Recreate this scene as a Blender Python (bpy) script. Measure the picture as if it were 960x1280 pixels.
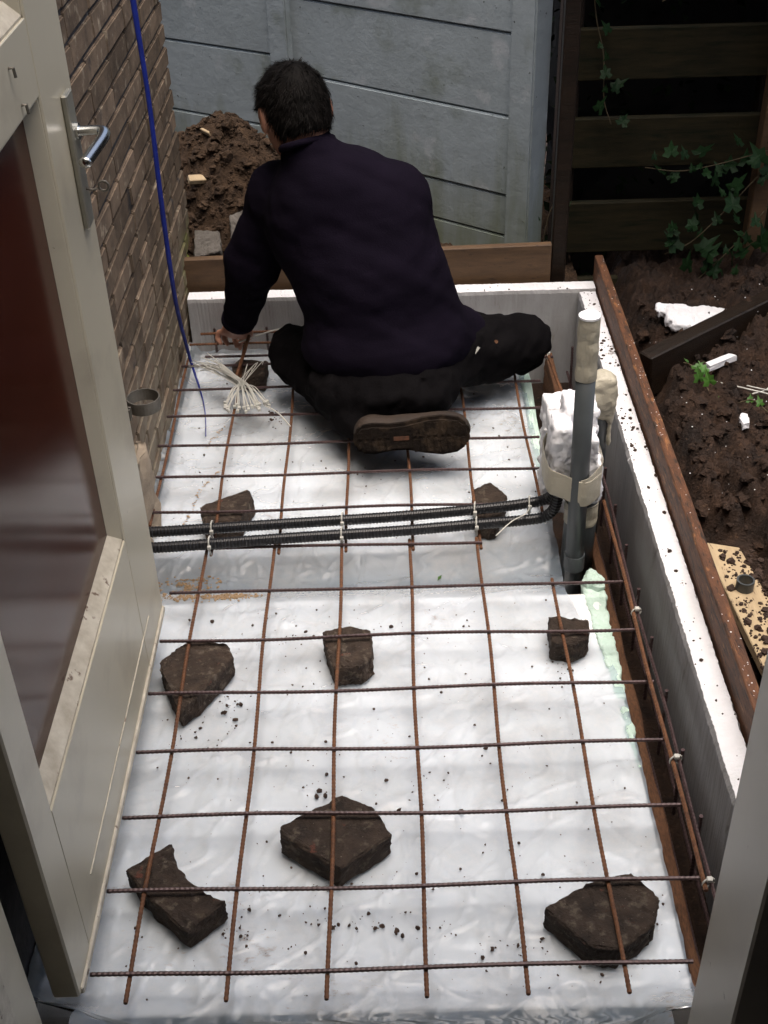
import bpy, bmesh, math, random
import numpy as np
from mathutils import Vector, Matrix, noise, Euler

random.seed(7)
rng = np.random.default_rng(7)
R = math.radians
scene = bpy.context.scene
for o in list(bpy.data.objects):
    bpy.data.objects.remove(o)
COL = scene.collection

# ------------------------------------------------------------------ camera
cam_d = bpy.data.cameras.new('camera')
cam = bpy.data.objects.new('camera', cam_d)
COL.objects.link(cam)
cam.location = (0.0477, -1.0836, 1.6517)
cam.rotation_euler = (Matrix.Rotation(0.0125, 4, 'Z') @ Matrix.Rotation(0.9395, 4, 'X')
                      @ Matrix.Rotation(-0.0334, 4, 'Z')).to_euler()
cam_d.sensor_fit = 'VERTICAL'
cam_d.sensor_height = 36.0
cam_d.lens = 36.0 * 1525.1 / 1280.0
cam_d.clip_start = 0.02
cam_d.clip_end = 500
scene.camera = cam

# ------------------------------------------------------------------ sky, sun, exposure
SUN_EL, SUN_AZ = R(82), R(165)        # azimuth measured from +Y towards +X
w = bpy.data.worlds.new('World')
scene.world = w
w.use_nodes = True
nt = w.node_tree
sky = nt.nodes.new('ShaderNodeTexSky')
sky.sky_type = 'NISHITA'
sky.sun_disc = False
sky.sun_elevation = SUN_EL
sky.sun_rotation = SUN_AZ
sky.dust_density = 6.0
sky.air_density = 1.0
sky.ozone_density = 1.0
bg = nt.nodes['Background']
bg.inputs['Strength'].default_value = 0.10
nt.links.new(sky.outputs['Color'], bg.inputs['Color'])
sun_d = bpy.data.lights.new('sun', 'SUN')
sun_d.energy = 1.5
sun_d.angle = R(65)
sun_d.color = (1.0, 0.94, 0.855)
sun = bpy.data.objects.new('sun', sun_d)
COL.objects.link(sun)
sd = Vector((math.sin(SUN_AZ) * math.cos(SUN_EL), math.cos(SUN_AZ) * math.cos(SUN_EL), math.sin(SUN_EL)))
sun.rotation_euler = sd.to_track_quat('Z', 'Y').to_euler()
sun.location = (2, 3, 6)
vs = scene.view_settings
vs.view_transform = 'Standard'
vs.look = 'None'
vs.gamma = 1.0
vs.use_curve_mapping = False
vs.exposure = 1.36

# ------------------------------------------------------------------ helpers
def setp(o, label=None, cat=None, group=None, kind=None):
    if label: o['label'] = label
    if cat: o['category'] = cat
    if group: o['group'] = group
    if kind: o['kind'] = kind
    return o

def empty(name, loc=(0, 0, 0), label=None, cat=None, group=None):
    o = bpy.data.objects.new(name, None)
    o.empty_display_size = 0.05
    COL.objects.link(o)
    o.location = loc
    return setp(o, label, cat, group)

def link(name, me, mat=None, parent=None, loc=None):
    o = bpy.data.objects.new(name, me)
    COL.objects.link(o)
    if mat is not None and len(me.materials) == 0:
        me.materials.append(mat)
    if parent is not None:
        o.parent = parent
        o.matrix_parent_inverse = Matrix.Translation(parent.location).inverted() if parent.parent is None else Matrix.Identity(4)
    if loc is not None:
        o.location = loc
    return o

def mesh_from(name, V, F, smooth=False):
    me = bpy.data.meshes.new(name)
    me.from_pydata([tuple(v) for v in V], [], [tuple(int(i) for i in f) for f in F])
    me.update()
    if smooth:
        me.polygons.foreach_set('use_smooth', [True] * len(me.polygons))
    return me

class MB:
    def __init__(s):
        s.V = []; s.F = []
    def add(s, V, F):
        n = len(s.V)
        s.V += [tuple(v) for v in V]
        s.F += [tuple(i + n for i in f) for f in F]
        return s
    def box(s, lo, hi, M=None):
        x0, y0, z0 = lo; x1, y1, z1 = hi
        V = [Vector(v) for v in ((x0,y0,z0),(x1,y0,z0),(x1,y1,z0),(x0,y1,z0),(x0,y0,z1),(x1,y0,z1),(x1,y1,z1),(x0,y1,z1))]
        if M is not None: V = [M @ v for v in V]
        return s.add(V, [(3,2,1,0),(4,5,6,7),(0,1,5,4),(1,2,6,5),(2,3,7,6),(3,0,4,7)])
    def prism(s, poly, axis, a, b):
        # polygon (2D, counter-clockwise seen from +axis) extruded along axis from a to b
        n = len(poly)
        def P(p, t):
            return {'z': (p[0], p[1], t), 'y': (p[0], t, p[1]), 'x': (t, p[0], p[1])}[axis]
        V = [P(p, a) for p in poly] + [P(p, b) for p in poly]
        F = [tuple(reversed(range(n))), tuple(range(n, 2 * n))]
        F += [(i, (i + 1) % n, n + (i + 1) % n, n + i) for i in range(n)]
        return s.add(V, F)
    def tube(s, path, rad, sides=8, caps=True, flat=None):
        path = [Vector(p) for p in path]
        n = len(path)
        rf = rad if callable(rad) else (lambda i: rad)
        t0 = (path[1] - path[0]).normalized()
        up = Vector((0, 0, 1)) if abs(t0.z) < 0.9 else Vector((1, 0, 0))
        u = t0.cross(up).normalized(); V = []
        for i in range(n):
            t = (path[min(i + 1, n - 1)] - path[max(i - 1, 0)]).normalized()
            u = (u - t * u.dot(t)).normalized(); v = t.cross(u)
            r = rf(i)
            for k in range(sides):
                a = 2 * math.pi * k / sides
                fl = flat if flat else 1.0
                V.append(path[i] + u * (math.cos(a) * r) + v * (math.sin(a) * r * fl))
        F = []
        for i in range(n - 1):
            for k in range(sides):
                k2 = (k + 1) % sides
                F.append((i*sides+k, i*sides+k2, (i+1)*sides+k2, (i+1)*sides+k))
        if caps:
            F.append(tuple(reversed(range(sides))))
            F.append(tuple((n-1)*sides + k for k in range(sides)))
        return s.add(V, F)
    def lathe(s, prof, c, sides=24, close=False):
        # prof: (r, z) list about a vertical axis through c
        V = []; m = len(prof)
        for k in range(sides):
            a = 2 * math.pi * k / sides
            V += [(c[0] + r * math.cos(a), c[1] + r * math.sin(a), c[2] + z) for r, z in prof]
        F = []
        for k in range(sides):
            k2 = (k + 1) % sides
            for i in range(m if close else m - 1):
                j = (i + 1) % m
                F.append((k*m+i, k2*m+i, k2*m+j, k*m+j))
        if not close:
            F.append(tuple(k*m for k in reversed(range(sides))))
            F.append(tuple(k*m + m - 1 for k in range(sides)))
        return s.add(V, F)
    def build(s, name, mat, parent=None, smooth=False, bevel=0, loc=None, segs=1, sub=0, nz=0, nscale=20, seed=0, grit=0):
        me = mesh_from(name, s.V, s.F)
        if bevel or sub or nz:
            bm = bmesh.new(); bm.from_mesh(me)
            if bevel:
                bmesh.ops.bevel(bm, geom=[e for e in bm.edges if len(e.link_faces) == 2 and e.calc_face_angle(0) > 0.5],
                                offset=bevel, segments=segs, affect='EDGES', clamp_overlap=True)
            if sub:
                bmesh.ops.triangulate(bm, faces=[f for f in bm.faces if len(f.verts) > 4])
                bmesh.ops.subdivide_edges(bm, edges=bm.edges[:], cuts=sub, use_grid_fill=True)
            if nz:
                bm.normal_update()
                off = Vector((seed * 3.1, seed * 1.7, seed * 2.3))
                mv = []
                for v in bm.verts:
                    q = v.co * nscale + off
                    mv.append(v.normal * (nz * (noise.noise(q) + 0.5 * noise.noise(q * 2.7)) + (grit * noise.noise(q * 5.3) if grit else 0)))
                for v, d in zip(bm.verts, mv): v.co += d
            bm.to_mesh(me); bm.free()
        if smooth:
            me.polygons.foreach_set('use_smooth', [True] * len(me.polygons))
        return link(name, me, mat, parent, loc)

def smooth_path(pts, n=12):
    # Catmull-Rom through the points
    P = [Vector(p) for p in pts]
    P = [P[0] * 2 - P[1]] + P + [P[-1] * 2 - P[-2]]
    out = []
    for i in range(1, len(P) - 2):
        for k in range(n):
            t = k / n
            out.append(0.5 * ((2*P[i]) + (P[i+1]-P[i-1])*t + (2*P[i-1]-5*P[i]+4*P[i+1]-P[i+2])*t*t + (3*P[i]-P[i-1]-3*P[i+1]+P[i+2])*t**3))
    out.append(P[-2])
    return out

def ico(r, sub=1):
    bm = bmesh.new(); bmesh.ops.create_icosphere(bm, subdivisions=sub, radius=r)
    V = np.array([v.co for v in bm.verts]); F = np.array([[v.index for v in f.verts] for f in bm.faces]); bm.free()
    return V, F

def lumps(name, spots, mat, parent=None, flat=(0.5, 0.9), sub=1, kind='stuff', jitter=0.35):
    # many little uneven lumps as one mesh; spots: (x, y, z, r)
    V0, F0 = ico(1.0, sub)
    VV = []; FF = []; n = 0
    for x, y, z, r in spots:
        A = rng.normal(size=(3, 3)); Q, _ = np.linalg.qr(A)
        V = (V0 * (1 + jitter * (rng.random((len(V0), 1)) - 0.5) * 2)) * np.array([1, rng.uniform(.6, 1.1), rng.uniform(*flat)])
        a = rng.uniform(0, 6.28); c, s_ = math.cos(a), math.sin(a)
        V = V @ np.array([[c, s_, 0], [-s_, c, 0], [0, 0, 1]]) * r + np.array([x, y, z + r * .35])
        VV.append(V); FF.append(F0 + n); n += len(V0)
    if not VV: return None
    me = mesh_from(name, np.concatenate(VV), np.concatenate(FF))
    o = link(name, me, mat, parent)
    o['kind'] = kind
    return o

class SDF:
    def __init__(s, lo, hi, h):
        s.lo = np.array(lo, float); s.h = h
        s.n = np.ceil((np.array(hi) - s.lo) / h).astype(int) + 1
        s.D = np.full(s.n, 0.2, np.float32)
        s.ax = [s.lo[i] + h * np.arange(s.n[i]) for i in range(3)]
    def _sub(s, lo, hi):
        a = np.clip(np.floor((np.array(lo) - s.lo) / s.h).astype(int), 0, s.n - 1)
        b = np.clip(np.ceil((np.array(hi) - s.lo) / s.h).astype(int) + 1, 1, s.n)
        sl = tuple(slice(a[i], b[i]) for i in range(3))
        X, Y, Z = np.meshgrid(s.ax[0][sl[0]], s.ax[1][sl[1]], s.ax[2][sl[2]], indexing='ij')
        return sl, np.stack([X, Y, Z], -1)
    def _mix(s, sl, d, k, op='u'):
        D = s.D[sl]
        if op == 'u':
            hh = np.clip(0.5 + 0.5 * (D - d) / k, 0, 1)
            s.D[sl] = D * (1 - hh) + d * hh - k * hh * (1 - hh)
        else:
            s.D[sl] = np.maximum(D, -d)
    def cap(s, a, b, ra, rb, k=0.03):
        a, b = np.array(a, float), np.array(b, float); m = max(ra, rb) + 2 * k + .01
        sl, P = s._sub(np.minimum(a, b) - m, np.maximum(a, b) + m)
        ab = b - a; t = np.clip(((P - a) @ ab) / (ab @ ab + 1e-12), 0, 1)
        d = np.linalg.norm(P - a - t[..., None] * ab, axis=-1) - (ra + (rb - ra) * t)
        s._mix(sl, d, k); return s
    def chain(s, pts, rs, k=0.006):
        for i in range(len(pts) - 1): s.cap(pts[i], pts[i + 1], rs[i], rs[i + 1], k)
        return s
    def ell(s, c, r, k=0.03, A=None, op='u'):
        c, r = np.array(c, float), np.array(r, float); m = max(r) + 2 * k + .01
        sl, P = s._sub(c - m, c + m)
        q = P - c
        if A is not None: q = q @ np.array(A).T
        k0 = np.linalg.norm(q / r, axis=-1); k1 = np.linalg.norm(q / (r * r), axis=-1) + 1e-9
        s._mix(sl, k0 * (k0 - 1) / k1, k, op); return s
    def box(s, lo, hi, r=.004, k=.002):
        lo, hi = np.array(lo, float), np.array(hi, float)
        sl, P = s._sub(lo - .03, hi + .03)
        q = np.abs(P - (lo + hi) / 2) - ((hi - lo) / 2 - r)
        d = np.linalg.norm(np.maximum(q, 0), axis=-1) + np.minimum(q.max(-1), 0) - r
        s._mix(sl, d, k); return s
    def wrinkle(s, amp, f, seed, stretch=(1, 1, 1)):
        g = np.random.default_rng(seed)
        sl, P = s._sub(s.lo, s.lo + s.h * s.n)
        w = np.zeros(P.shape[:3]); st = np.array(stretch)
        for i in range(7):
            v = g.normal(size=3) * f * st * (1 + .35 * i); ph = g.uniform(0, 6.28)
            w += np.sin(P @ v + ph + 1.3 * np.sin(P @ (v[[1, 2, 0]] * .6))) / (1 + .35 * i)
        s.D += (amp * w / 3).astype(np.float32); return s
    def mesh(s, name, relax=2):
        D = s.D; n = D.shape; inside = D < 0
        corners = [(i, j, k) for i in (0, 1) for j in (0, 1) for k in (0, 1)]
        cs = tuple(x - 1 for x in n)
        cv = {c: D[c[0]:c[0]+cs[0], c[1]:c[1]+cs[1], c[2]:c[2]+cs[2]] for c in corners}
        cnt = sum((v < 0).astype(np.int8) for v in cv.values())
        act = (cnt > 0) & (cnt < 8)
        idx = np.full(cs, -1, np.int64); I = np.argwhere(act); idx[act] = np.arange(len(I))
        acc = np.zeros((len(I), 3)); wt = np.zeros(len(I))
        for a in corners:
            for ax in range(3):
                if a[ax]: continue
                b = list(a); b[ax] = 1; b = tuple(b)
                va, vb = cv[a][act], cv[b][act]; m = (va < 0) != (vb < 0)
                t = np.where(m, va / np.where(m, va - vb, 1), 0)
                p = np.tile(np.array(a, float), (len(I), 1)); p[:, ax] += t
                acc[m] += p[m]; wt[m] += 1
        V = s.lo + (I + acc / wt[:, None]) * s.h
        F = []
        for ax in range(3):
            o1, o2 = [(1, 2), (2, 0), (0, 1)][ax]
            A = inside; sl0 = [slice(None)] * 3; sl1 = [slice(None)] * 3
            sl0[ax] = slice(0, -1); sl1[ax] = slice(1, None)
            e = A[tuple(sl0)] != A[tuple(sl1)]
            E_ = np.argwhere(e)
            E_ = E_[(E_[:, o1] > 0) & (E_[:, o2] > 0) & (E_[:, o1] < cs[o1]) & (E_[:, o2] < cs[o2])]
            def at(d1_, d2_):
                q = E_.copy(); q[:, o1] -= d1_; q[:, o2] -= d2_; return idx[q[:, 0], q[:, 1], q[:, 2]]
            Q = np.stack([at(1, 1), at(0, 1), at(0, 0), at(1, 0)], 1)
            fl = inside[E_[:, 0], E_[:, 1], E_[:, 2]]
            Q[~fl] = Q[~fl][:, ::-1]
            F.append(Q)
        F = np.concatenate(F); F = F[(F >= 0).all(1)]
        for it in range(relax):
            S_ = np.zeros_like(V); c_ = np.zeros(len(V))
            for a, b in ((0, 1), (1, 2), (2, 3), (3, 0)):
                np.add.at(S_, F[:, a], V[F[:, b]]); np.add.at(c_, F[:, a], 1)
                np.add.at(S_, F[:, b], V[F[:, a]]); np.add.at(c_, F[:, b], 1)
            V = V * .5 + .5 * S_ / np.maximum(c_, 1)[:, None]
        return mesh_from(name, V, F, True)

# ------------------------------------------------------------------ materials
def node(nt, t, **kw):
    n = nt.nodes.new(t)
    for k, v in kw.items():
        if k in n.inputs: n.inputs[k].default_value = v
        else: setattr(n, k, v)
    return n

def pm(name, c1, c2=None, scale=8, rough=0.7, bump=0.0, bscale=60, spec=0.4, rough2=None, stretch=None,
       detail=6, rand=0.0, metal=0.0, sheen=0.0, coat=0.0, spots=None, bdist=0.004):
    """procedural material: two noise-mixed colours, noise bump, optional third colour in spots (colour, scale, threshold)"""
    m = bpy.data.materials.new(name); m.use_nodes = True
    nt = m.node_tree; b = nt.nodes['Principled BSDF']
    tc = node(nt, 'ShaderNodeTexCoord'); src = tc.outputs['Object']
    if stretch:
        mp = node(nt, 'ShaderNodeMapping'); mp.inputs['Scale'].default_value = stretch
        nt.links.new(src, mp.inputs['Vector']); src = mp.outputs['Vector']
    if rand:
        oi = node(nt, 'ShaderNodeObjectInfo')
        ad = node(nt, 'ShaderNodeVectorMath', operation='MULTIPLY_ADD')
        nt.links.new(oi.outputs['Random'], ad.inputs[0]); ad.inputs[1].default_value = (37, 17, 53)
        nt.links.new(src, ad.inputs[2]); src = ad.outputs[0]
    c2 = c2 or tuple(x * 0.6 for x in c1)
    nz = node(nt, 'ShaderNodeTexNoise', Scale=scale, Detail=detail, Roughness=0.62)
    nt.links.new(src, nz.inputs['Vector'])
    rp = node(nt, 'ShaderNodeValToRGB')
    rp.color_ramp.elements[0].position = 0.32; rp.color_ramp.elements[0].color = (*c2, 1)
    rp.color_ramp.elements[1].position = 0.68; rp.color_ramp.elements[1].color = (*c1, 1)
    nt.links.new(nz.outputs['Fac'], rp.inputs['Fac'])
    colr = rp.outputs['Color']
    if spots:
        for sc_, ss, th, soft in spots:
            n2 = node(nt, 'ShaderNodeTexNoise', Scale=ss, Detail=5, Roughness=0.6)
            nt.links.new(src, n2.inputs['Vector'])
            mr = node(nt, 'ShaderNodeMapRange'); mr.inputs['From Min'].default_value = th; mr.inputs['From Max'].default_value = th + soft
            nt.links.new(n2.outputs['Fac'], mr.inputs['Value'])
            mx = node(nt, 'ShaderNodeMix', data_type='RGBA')
            nt.links.new(mr.outputs['Result'], mx.inputs['Factor']); nt.links.new(colr, mx.inputs['A'])
            mx.inputs['B'].default_value = (*sc_, 1); colr = mx.outputs['Result']
    if rand:
        hs = node(nt, 'ShaderNodeHueSaturation')
        mr = node(nt, 'ShaderNodeMapRange'); mr.inputs['To Min'].default_value = 1 - rand; mr.inputs['To Max'].default_value = 1 + rand
        nt.links.new(oi.outputs['Random'], mr.inputs['Value']); nt.links.new(mr.outputs['Result'], hs.inputs['Value'])
        nt.links.new(colr, hs.inputs['Color']); colr = hs.outputs['Color']
    nt.links.new(colr, b.inputs['Base Color'])
    b.inputs['Roughness'].default_value = rough
    b.inputs['Specular IOR Level'].default_value = spec
    b.inputs['Metallic'].default_value = metal
    if coat:
        b.inputs['Coat Weight'].default_value = coat; b.inputs['Coat Roughness'].default_value = 0.12
    if sheen: b.inputs['Sheen Weight'].default_value = sheen
    if rough2 is not None:
        mr = node(nt, 'ShaderNodeMapRange'); mr.inputs['To Min'].default_value = rough; mr.inputs['To Max'].default_value = rough2
        nt.links.new(nz.outputs['Fac'], mr.inputs['Value']); nt.links.new(mr.outputs['Result'], b.inputs['Roughness'])
    if bump:
        nb = node(nt, 'ShaderNodeTexNoise', Scale=bscale, Detail=6, Roughness=0.65)
        nt.links.new(src, nb.inputs['Vector'])
        bp = node(nt, 'ShaderNodeBump', Strength=bump, Distance=bdist)
        nt.links.new(nb.outputs['Fac'], bp.inputs['Height']); nt.links.new(bp.outputs['Normal'], b.inputs['Normal'])
    return m

def eps_mat(name, base=(0.80, 0.80, 0.83), dirt=0.66):
    m = bpy.data.materials.new(name); m.use_nodes = True
    nt = m.node_tree; b = nt.nodes['Principled BSDF']
    tc = node(nt, 'ShaderNodeTexCoord')
    vo = node(nt, 'ShaderNodeTexVoronoi', Scale=240.0)
    nt.links.new(tc.outputs['Object'], vo.inputs['Vector'])
    n1 = node(nt, 'ShaderNodeTexNoise', Scale=9.0, Detail=8, Roughness=0.7)
    nt.links.new(tc.outputs['Object'], n1.inputs['Vector'])
    mr = node(nt, 'ShaderNodeMapRange'); mr.inputs['From Min'].default_value = dirt; mr.inputs['From Max'].default_value = dirt + 0.05
    nt.links.new(n1.outputs['Fac'], mr.inputs['Value'])
    mx = node(nt, 'ShaderNodeMix', data_type='RGBA')
    mx.inputs['A'].default_value = (*base, 1); mx.inputs['B'].default_value = (0.10, 0.07, 0.045, 1)
    nt.links.new(mr.outputs['Result'], mx.inputs['Factor'])
    n2 = node(nt, 'ShaderNodeTexNoise', Scale=3.0, Detail=6, Roughness=0.7)
    nt.links.new(tc.outputs['Object'], n2.inputs['Vector'])
    rp = node(nt, 'ShaderNodeValToRGB')
    rp.color_ramp.elements[0].position = 0.3; rp.color_ramp.elements[0].color = (0.78, 0.77, 0.75, 1)
    rp.color_ramp.elements[1].position = 0.6; rp.color_ramp.elements[1].color = (1, 1, 1, 1)
    nt.links.new(n2.outputs['Fac'], rp.inputs['Fac'])
    mu = node(nt, 'ShaderNodeMix', data_type='RGBA', blend_type='MULTIPLY'); mu.inputs['Factor'].default_value = 1
    nt.links.new(mx.outputs['Result'], mu.inputs['A']); nt.links.new(rp.outputs['Color'], mu.inputs['B'])
    nt.links.new(mu.outputs['Result'], b.inputs['Base Color'])
    b.inputs['Roughness'].default_value = 0.7
    bp = node(nt, 'ShaderNodeBump', Strength=0.35, Distance=0.0015)
    nt.links.new(vo.outputs['Distance'], bp.inputs['Height']); nt.links.new(bp.outputs['Normal'], b.inputs['Normal'])
    return m

def upstand_mat(name, side, streak):  # side faces coloured darker to stand in for shade, with mud streaks
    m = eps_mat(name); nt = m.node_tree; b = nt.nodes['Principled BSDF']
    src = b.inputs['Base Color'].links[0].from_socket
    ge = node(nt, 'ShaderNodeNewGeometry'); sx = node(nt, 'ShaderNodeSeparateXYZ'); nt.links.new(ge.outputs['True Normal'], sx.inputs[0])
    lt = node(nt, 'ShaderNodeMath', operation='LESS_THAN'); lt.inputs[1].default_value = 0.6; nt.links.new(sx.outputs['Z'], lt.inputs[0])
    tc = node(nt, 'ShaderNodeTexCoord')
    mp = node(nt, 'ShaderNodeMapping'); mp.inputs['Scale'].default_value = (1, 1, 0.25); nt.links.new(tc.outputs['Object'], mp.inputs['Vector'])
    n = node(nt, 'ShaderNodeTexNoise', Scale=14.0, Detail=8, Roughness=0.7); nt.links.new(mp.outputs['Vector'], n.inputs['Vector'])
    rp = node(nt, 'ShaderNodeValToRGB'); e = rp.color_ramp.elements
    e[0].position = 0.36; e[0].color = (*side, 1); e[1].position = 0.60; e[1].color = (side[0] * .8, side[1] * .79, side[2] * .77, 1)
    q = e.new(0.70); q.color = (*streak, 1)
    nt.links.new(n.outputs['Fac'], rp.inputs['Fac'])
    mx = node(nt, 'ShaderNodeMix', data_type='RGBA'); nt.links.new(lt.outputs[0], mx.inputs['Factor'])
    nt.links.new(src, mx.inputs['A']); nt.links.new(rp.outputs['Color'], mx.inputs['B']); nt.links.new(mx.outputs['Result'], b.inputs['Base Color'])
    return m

def film_mat():
    m = bpy.data.materials.new('clear_film'); m.use_nodes = True
    nt = m.node_tree; nt.nodes.remove(nt.nodes['Principled BSDF']); out = nt.nodes['Material Output']
    tc = node(nt, 'ShaderNodeTexCoord')
    mp = node(nt, 'ShaderNodeMapping'); mp.inputs['Rotation'].default_value = (0, 0, 0.9); mp.inputs['Scale'].default_value = (1.0, 1.9, 1.0)
    nt.links.new(tc.outputs['Object'], mp.inputs['Vector'])
    n1 = node(nt, 'ShaderNodeTexNoise', Scale=4.5, Detail=3, Roughness=0.5, Distortion=2.2)
    nt.links.new(mp.outputs['Vector'], n1.inputs['Vector'])
    n2 = node(nt, 'ShaderNodeTexNoise', Scale=70.0, Detail=3, Roughness=0.5, Distortion=1.0)
    nt.links.new(tc.outputs['Object'], n2.inputs['Vector'])
    ad = node(nt, 'ShaderNodeMath', operation='MULTIPLY_ADD'); ad.inputs[1].default_value = 0.05
    nt.links.new(n2.outputs['Fac'], ad.inputs[0]); nt.links.new(n1.outputs['Fac'], ad.inputs[2])
    # thin sharp creases
    nd = node(nt, 'ShaderNodeTexNoise', Scale=3.0, Detail=3); nt.links.new(tc.outputs['Object'], nd.inputs['Vector'])
    vm = node(nt, 'ShaderNodeVectorMath', operation='MULTIPLY_ADD'); vm.inputs[1].default_value = (0.35, 0.35, 0.35)
    nt.links.new(nd.outputs['Color'], vm.inputs[0]); nt.links.new(mp.outputs['Vector'], vm.inputs[2])
    hs = ad.outputs[0]
    for sc_, amp, wd in ((3.0, 0.22, 0.035), (7.0, 0.09, 0.04)):
        vo = node(nt, 'ShaderNodeTexVoronoi', Scale=sc_); vo.feature = 'DISTANCE_TO_EDGE'; nt.links.new(vm.outputs[0], vo.inputs['Vector'])
        mr_ = node(nt, 'ShaderNodeMapRange'); mr_.inputs['From Max'].default_value = wd; mr_.inputs['To Min'].default_value = amp; mr_.inputs['To Max'].default_value = 0.0
        nt.links.new(vo.outputs['Distance'], mr_.inputs['Value'])
        sm = node(nt, 'ShaderNodeMath', operation='ADD'); nt.links.new(mr_.outputs['Result'], sm.inputs[0]); nt.links.new(hs, sm.inputs[1]); hs = sm.outputs[0]
    bp = node(nt, 'ShaderNodeBump', Strength=0.2, Distance=0.02)
    nt.links.new(hs, bp.inputs['Height'])
    tr = node(nt, 'ShaderNodeBsdfTransparent'); tr.inputs['Color'].default_value = (0.965, 0.965, 0.965, 1)
    df = node(nt, 'ShaderNodeBsdfDiffuse'); df.inputs['Color'].default_value = (0.60, 0.72, 0.84, 1)
    tl = node(nt, 'ShaderNodeBsdfTranslucent'); tl.inputs['Color'].default_value = (0.60, 0.72, 0.84, 1)
    md = node(nt, 'ShaderNodeMixShader'); md.inputs['Fac'].default_value = 0.4
    nt.links.new(df.outputs[0], md.inputs[1]); nt.links.new(tl.outputs[0], md.inputs[2])
    # dirt smears pressed on the film
    n3 = node(nt, 'ShaderNodeTexNoise', Scale=5.0, Detail=10, Roughness=0.78)
    nt.links.new(tc.outputs['Object'], n3.inputs['Vector'])
    mr = node(nt, 'ShaderNodeMapRange'); mr.inputs['From Min'].default_value = 0.47; mr.inputs['From Max'].default_value = 0.74
    mr.inputs['To Min'].default_value = 0.0; mr.inputs['To Max'].default_value = 0.45
    nt.links.new(n3.outputs['Fac'], mr.inputs['Value'])
    dd = node(nt, 'ShaderNodeBsdfDiffuse'); dd.inputs['Color'].default_value = (0.40, 0.375, 0.345, 1)
    a = node(nt, 'ShaderNodeMixShader'); a.inputs['Fac'].default_value = 0.34
    nt.links.new(tr.outputs[0], a.inputs[1]); nt.links.new(md.outputs[0], a.inputs[2])
    a2 = node(nt, 'ShaderNodeMixShader'); nt.links.new(mr.outputs['Result'], a2.inputs['Fac'])
    nt.links.new(a.outputs[0], a2.inputs[1]); nt.links.new(dd.outputs[0], a2.inputs[2])
    n4 = node(nt, 'ShaderNodeTexNoise', Scale=34.0, Detail=9, Roughness=0.75); nt.links.new(mp.outputs['Vector'], n4.inputs['Vector'])
    n5 = node(nt, 'ShaderNodeTexNoise', Scale=3.2, Detail=4); nt.links.new(tc.outputs['Object'], n5.inputs['Vector'])
    mm = node(nt, 'ShaderNodeMath', operation='MULTIPLY'); nt.links.new(n4.outputs['Fac'], mm.inputs[0]); nt.links.new(n5.outputs['Fac'], mm.inputs[1])
    m5 = node(nt, 'ShaderNodeMapRange'); m5.inputs['From Min'].default_value = 0.345; m5.inputs['From Max'].default_value = 0.42; m5.inputs['To Max'].default_value = 0.6
    nt.links.new(mm.outputs[0], m5.inputs['Value'])
    d5 = node(nt, 'ShaderNodeBsdfDiffuse'); d5.inputs['Color'].default_value = (0.17, 0.12, 0.085, 1)
    a3 = node(nt, 'ShaderNodeMixShader'); nt.links.new(m5.outputs['Result'], a3.inputs['Fac']); nt.links.new(a2.outputs[0], a3.inputs[1]); nt.links.new(d5.outputs[0], a3.inputs[2])
    a2 = a3
    gl = node(nt, 'ShaderNodeBsdfGlossy'); gl.inputs['Roughness'].default_value = 0.2
    nt.links.new(bp.outputs['Normal'], gl.inputs['Normal'])
    fr = node(nt, 'ShaderNodeFresnel', IOR=1.42); nt.links.new(bp.outputs['Normal'], fr.inputs['Normal'])
    b = node(nt, 'ShaderNodeMixShader')
    nt.links.new(fr.outputs[0], b.inputs['Fac']); nt.links.new(a2.outputs[0], b.inputs[1]); nt.links.new(gl.outputs[0], b.inputs[2])
    nt.links.new(b.outputs[0], out.inputs['Surface'])
    return m

def brick_mat():
    m = pm('brick_clay', (0.200, 0.147, 0.104), (0.100, 0.075, 0.056), scale=14, rough=0.92, bump=0.6, bscale=90, spec=0.15, rand=0.32,
           spots=[((0.33, 0.275, 0.205), 22, 0.58, 0.12), ((0.05, 0.045, 0.045), 9, 0.60, 0.12)])
    # green moss growing low at the corner of the wall, grey mortar smeared over the lowest courses
    nt = m.node_tree; b = nt.nodes['Principled BSDF']
    src = b.inputs['Base Color'].links[0].from_socket
    ge = node(nt, 'ShaderNodeNewGeometry'); sx = node(nt, 'ShaderNodeSeparateXYZ'); nt.links.new(ge.outputs['Position'], sx.inputs[0])
    n = node(nt, 'ShaderNodeTexNoise', Scale=16, Detail=6); nt.links.new(ge.outputs['Position'], n.inputs['Vector'])
    def band(sock, a, c):
        r = node(nt, 'ShaderNodeMapRange'); r.inputs['From Min'].default_value = a; r.inputs['From Max'].default_value = c
        nt.links.new(sock, r.inputs['Value']); return r.outputs['Result']
    def mul(a, c):
        k = node(nt, 'ShaderNodeMath', operation='MULTIPLY'); nt.links.new(a, k.inputs[0]); nt.links.new(c, k.inputs[1]); return k.outputs[0]
    mask = mul(mul(band(sx.outputs['Y'], 2.10, 2.26), band(sx.outputs['Z'], 0.27, 0.16)), band(n.outputs['Fac'], 0.40, 0.50))
    mx = node(nt, 'ShaderNodeMix', data_type='RGBA'); mx.inputs['B'].default_value = (0.16, 0.19, 0.03, 1)
    sm = mul(band(sx.outputs['Z'], 0.42, 0.05), band(n.outputs['Fac'], 0.38, 0.62))
    m0 = node(nt, 'ShaderNodeMix', data_type='RGBA'); m0.inputs['B'].default_value = (0.24, 0.205, 0.155, 1)
    nt.links.new(sm, m0.inputs['Factor']); nt.links.new(src, m0.inputs['A'])
    nt.links.new(mask, mx.inputs['Factor']); nt.links.new(m0.outputs['Result'], mx.inputs['A'])
    nt.links.new(mx.outputs['Result'], b.inputs['Base Color'])
    return m

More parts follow.
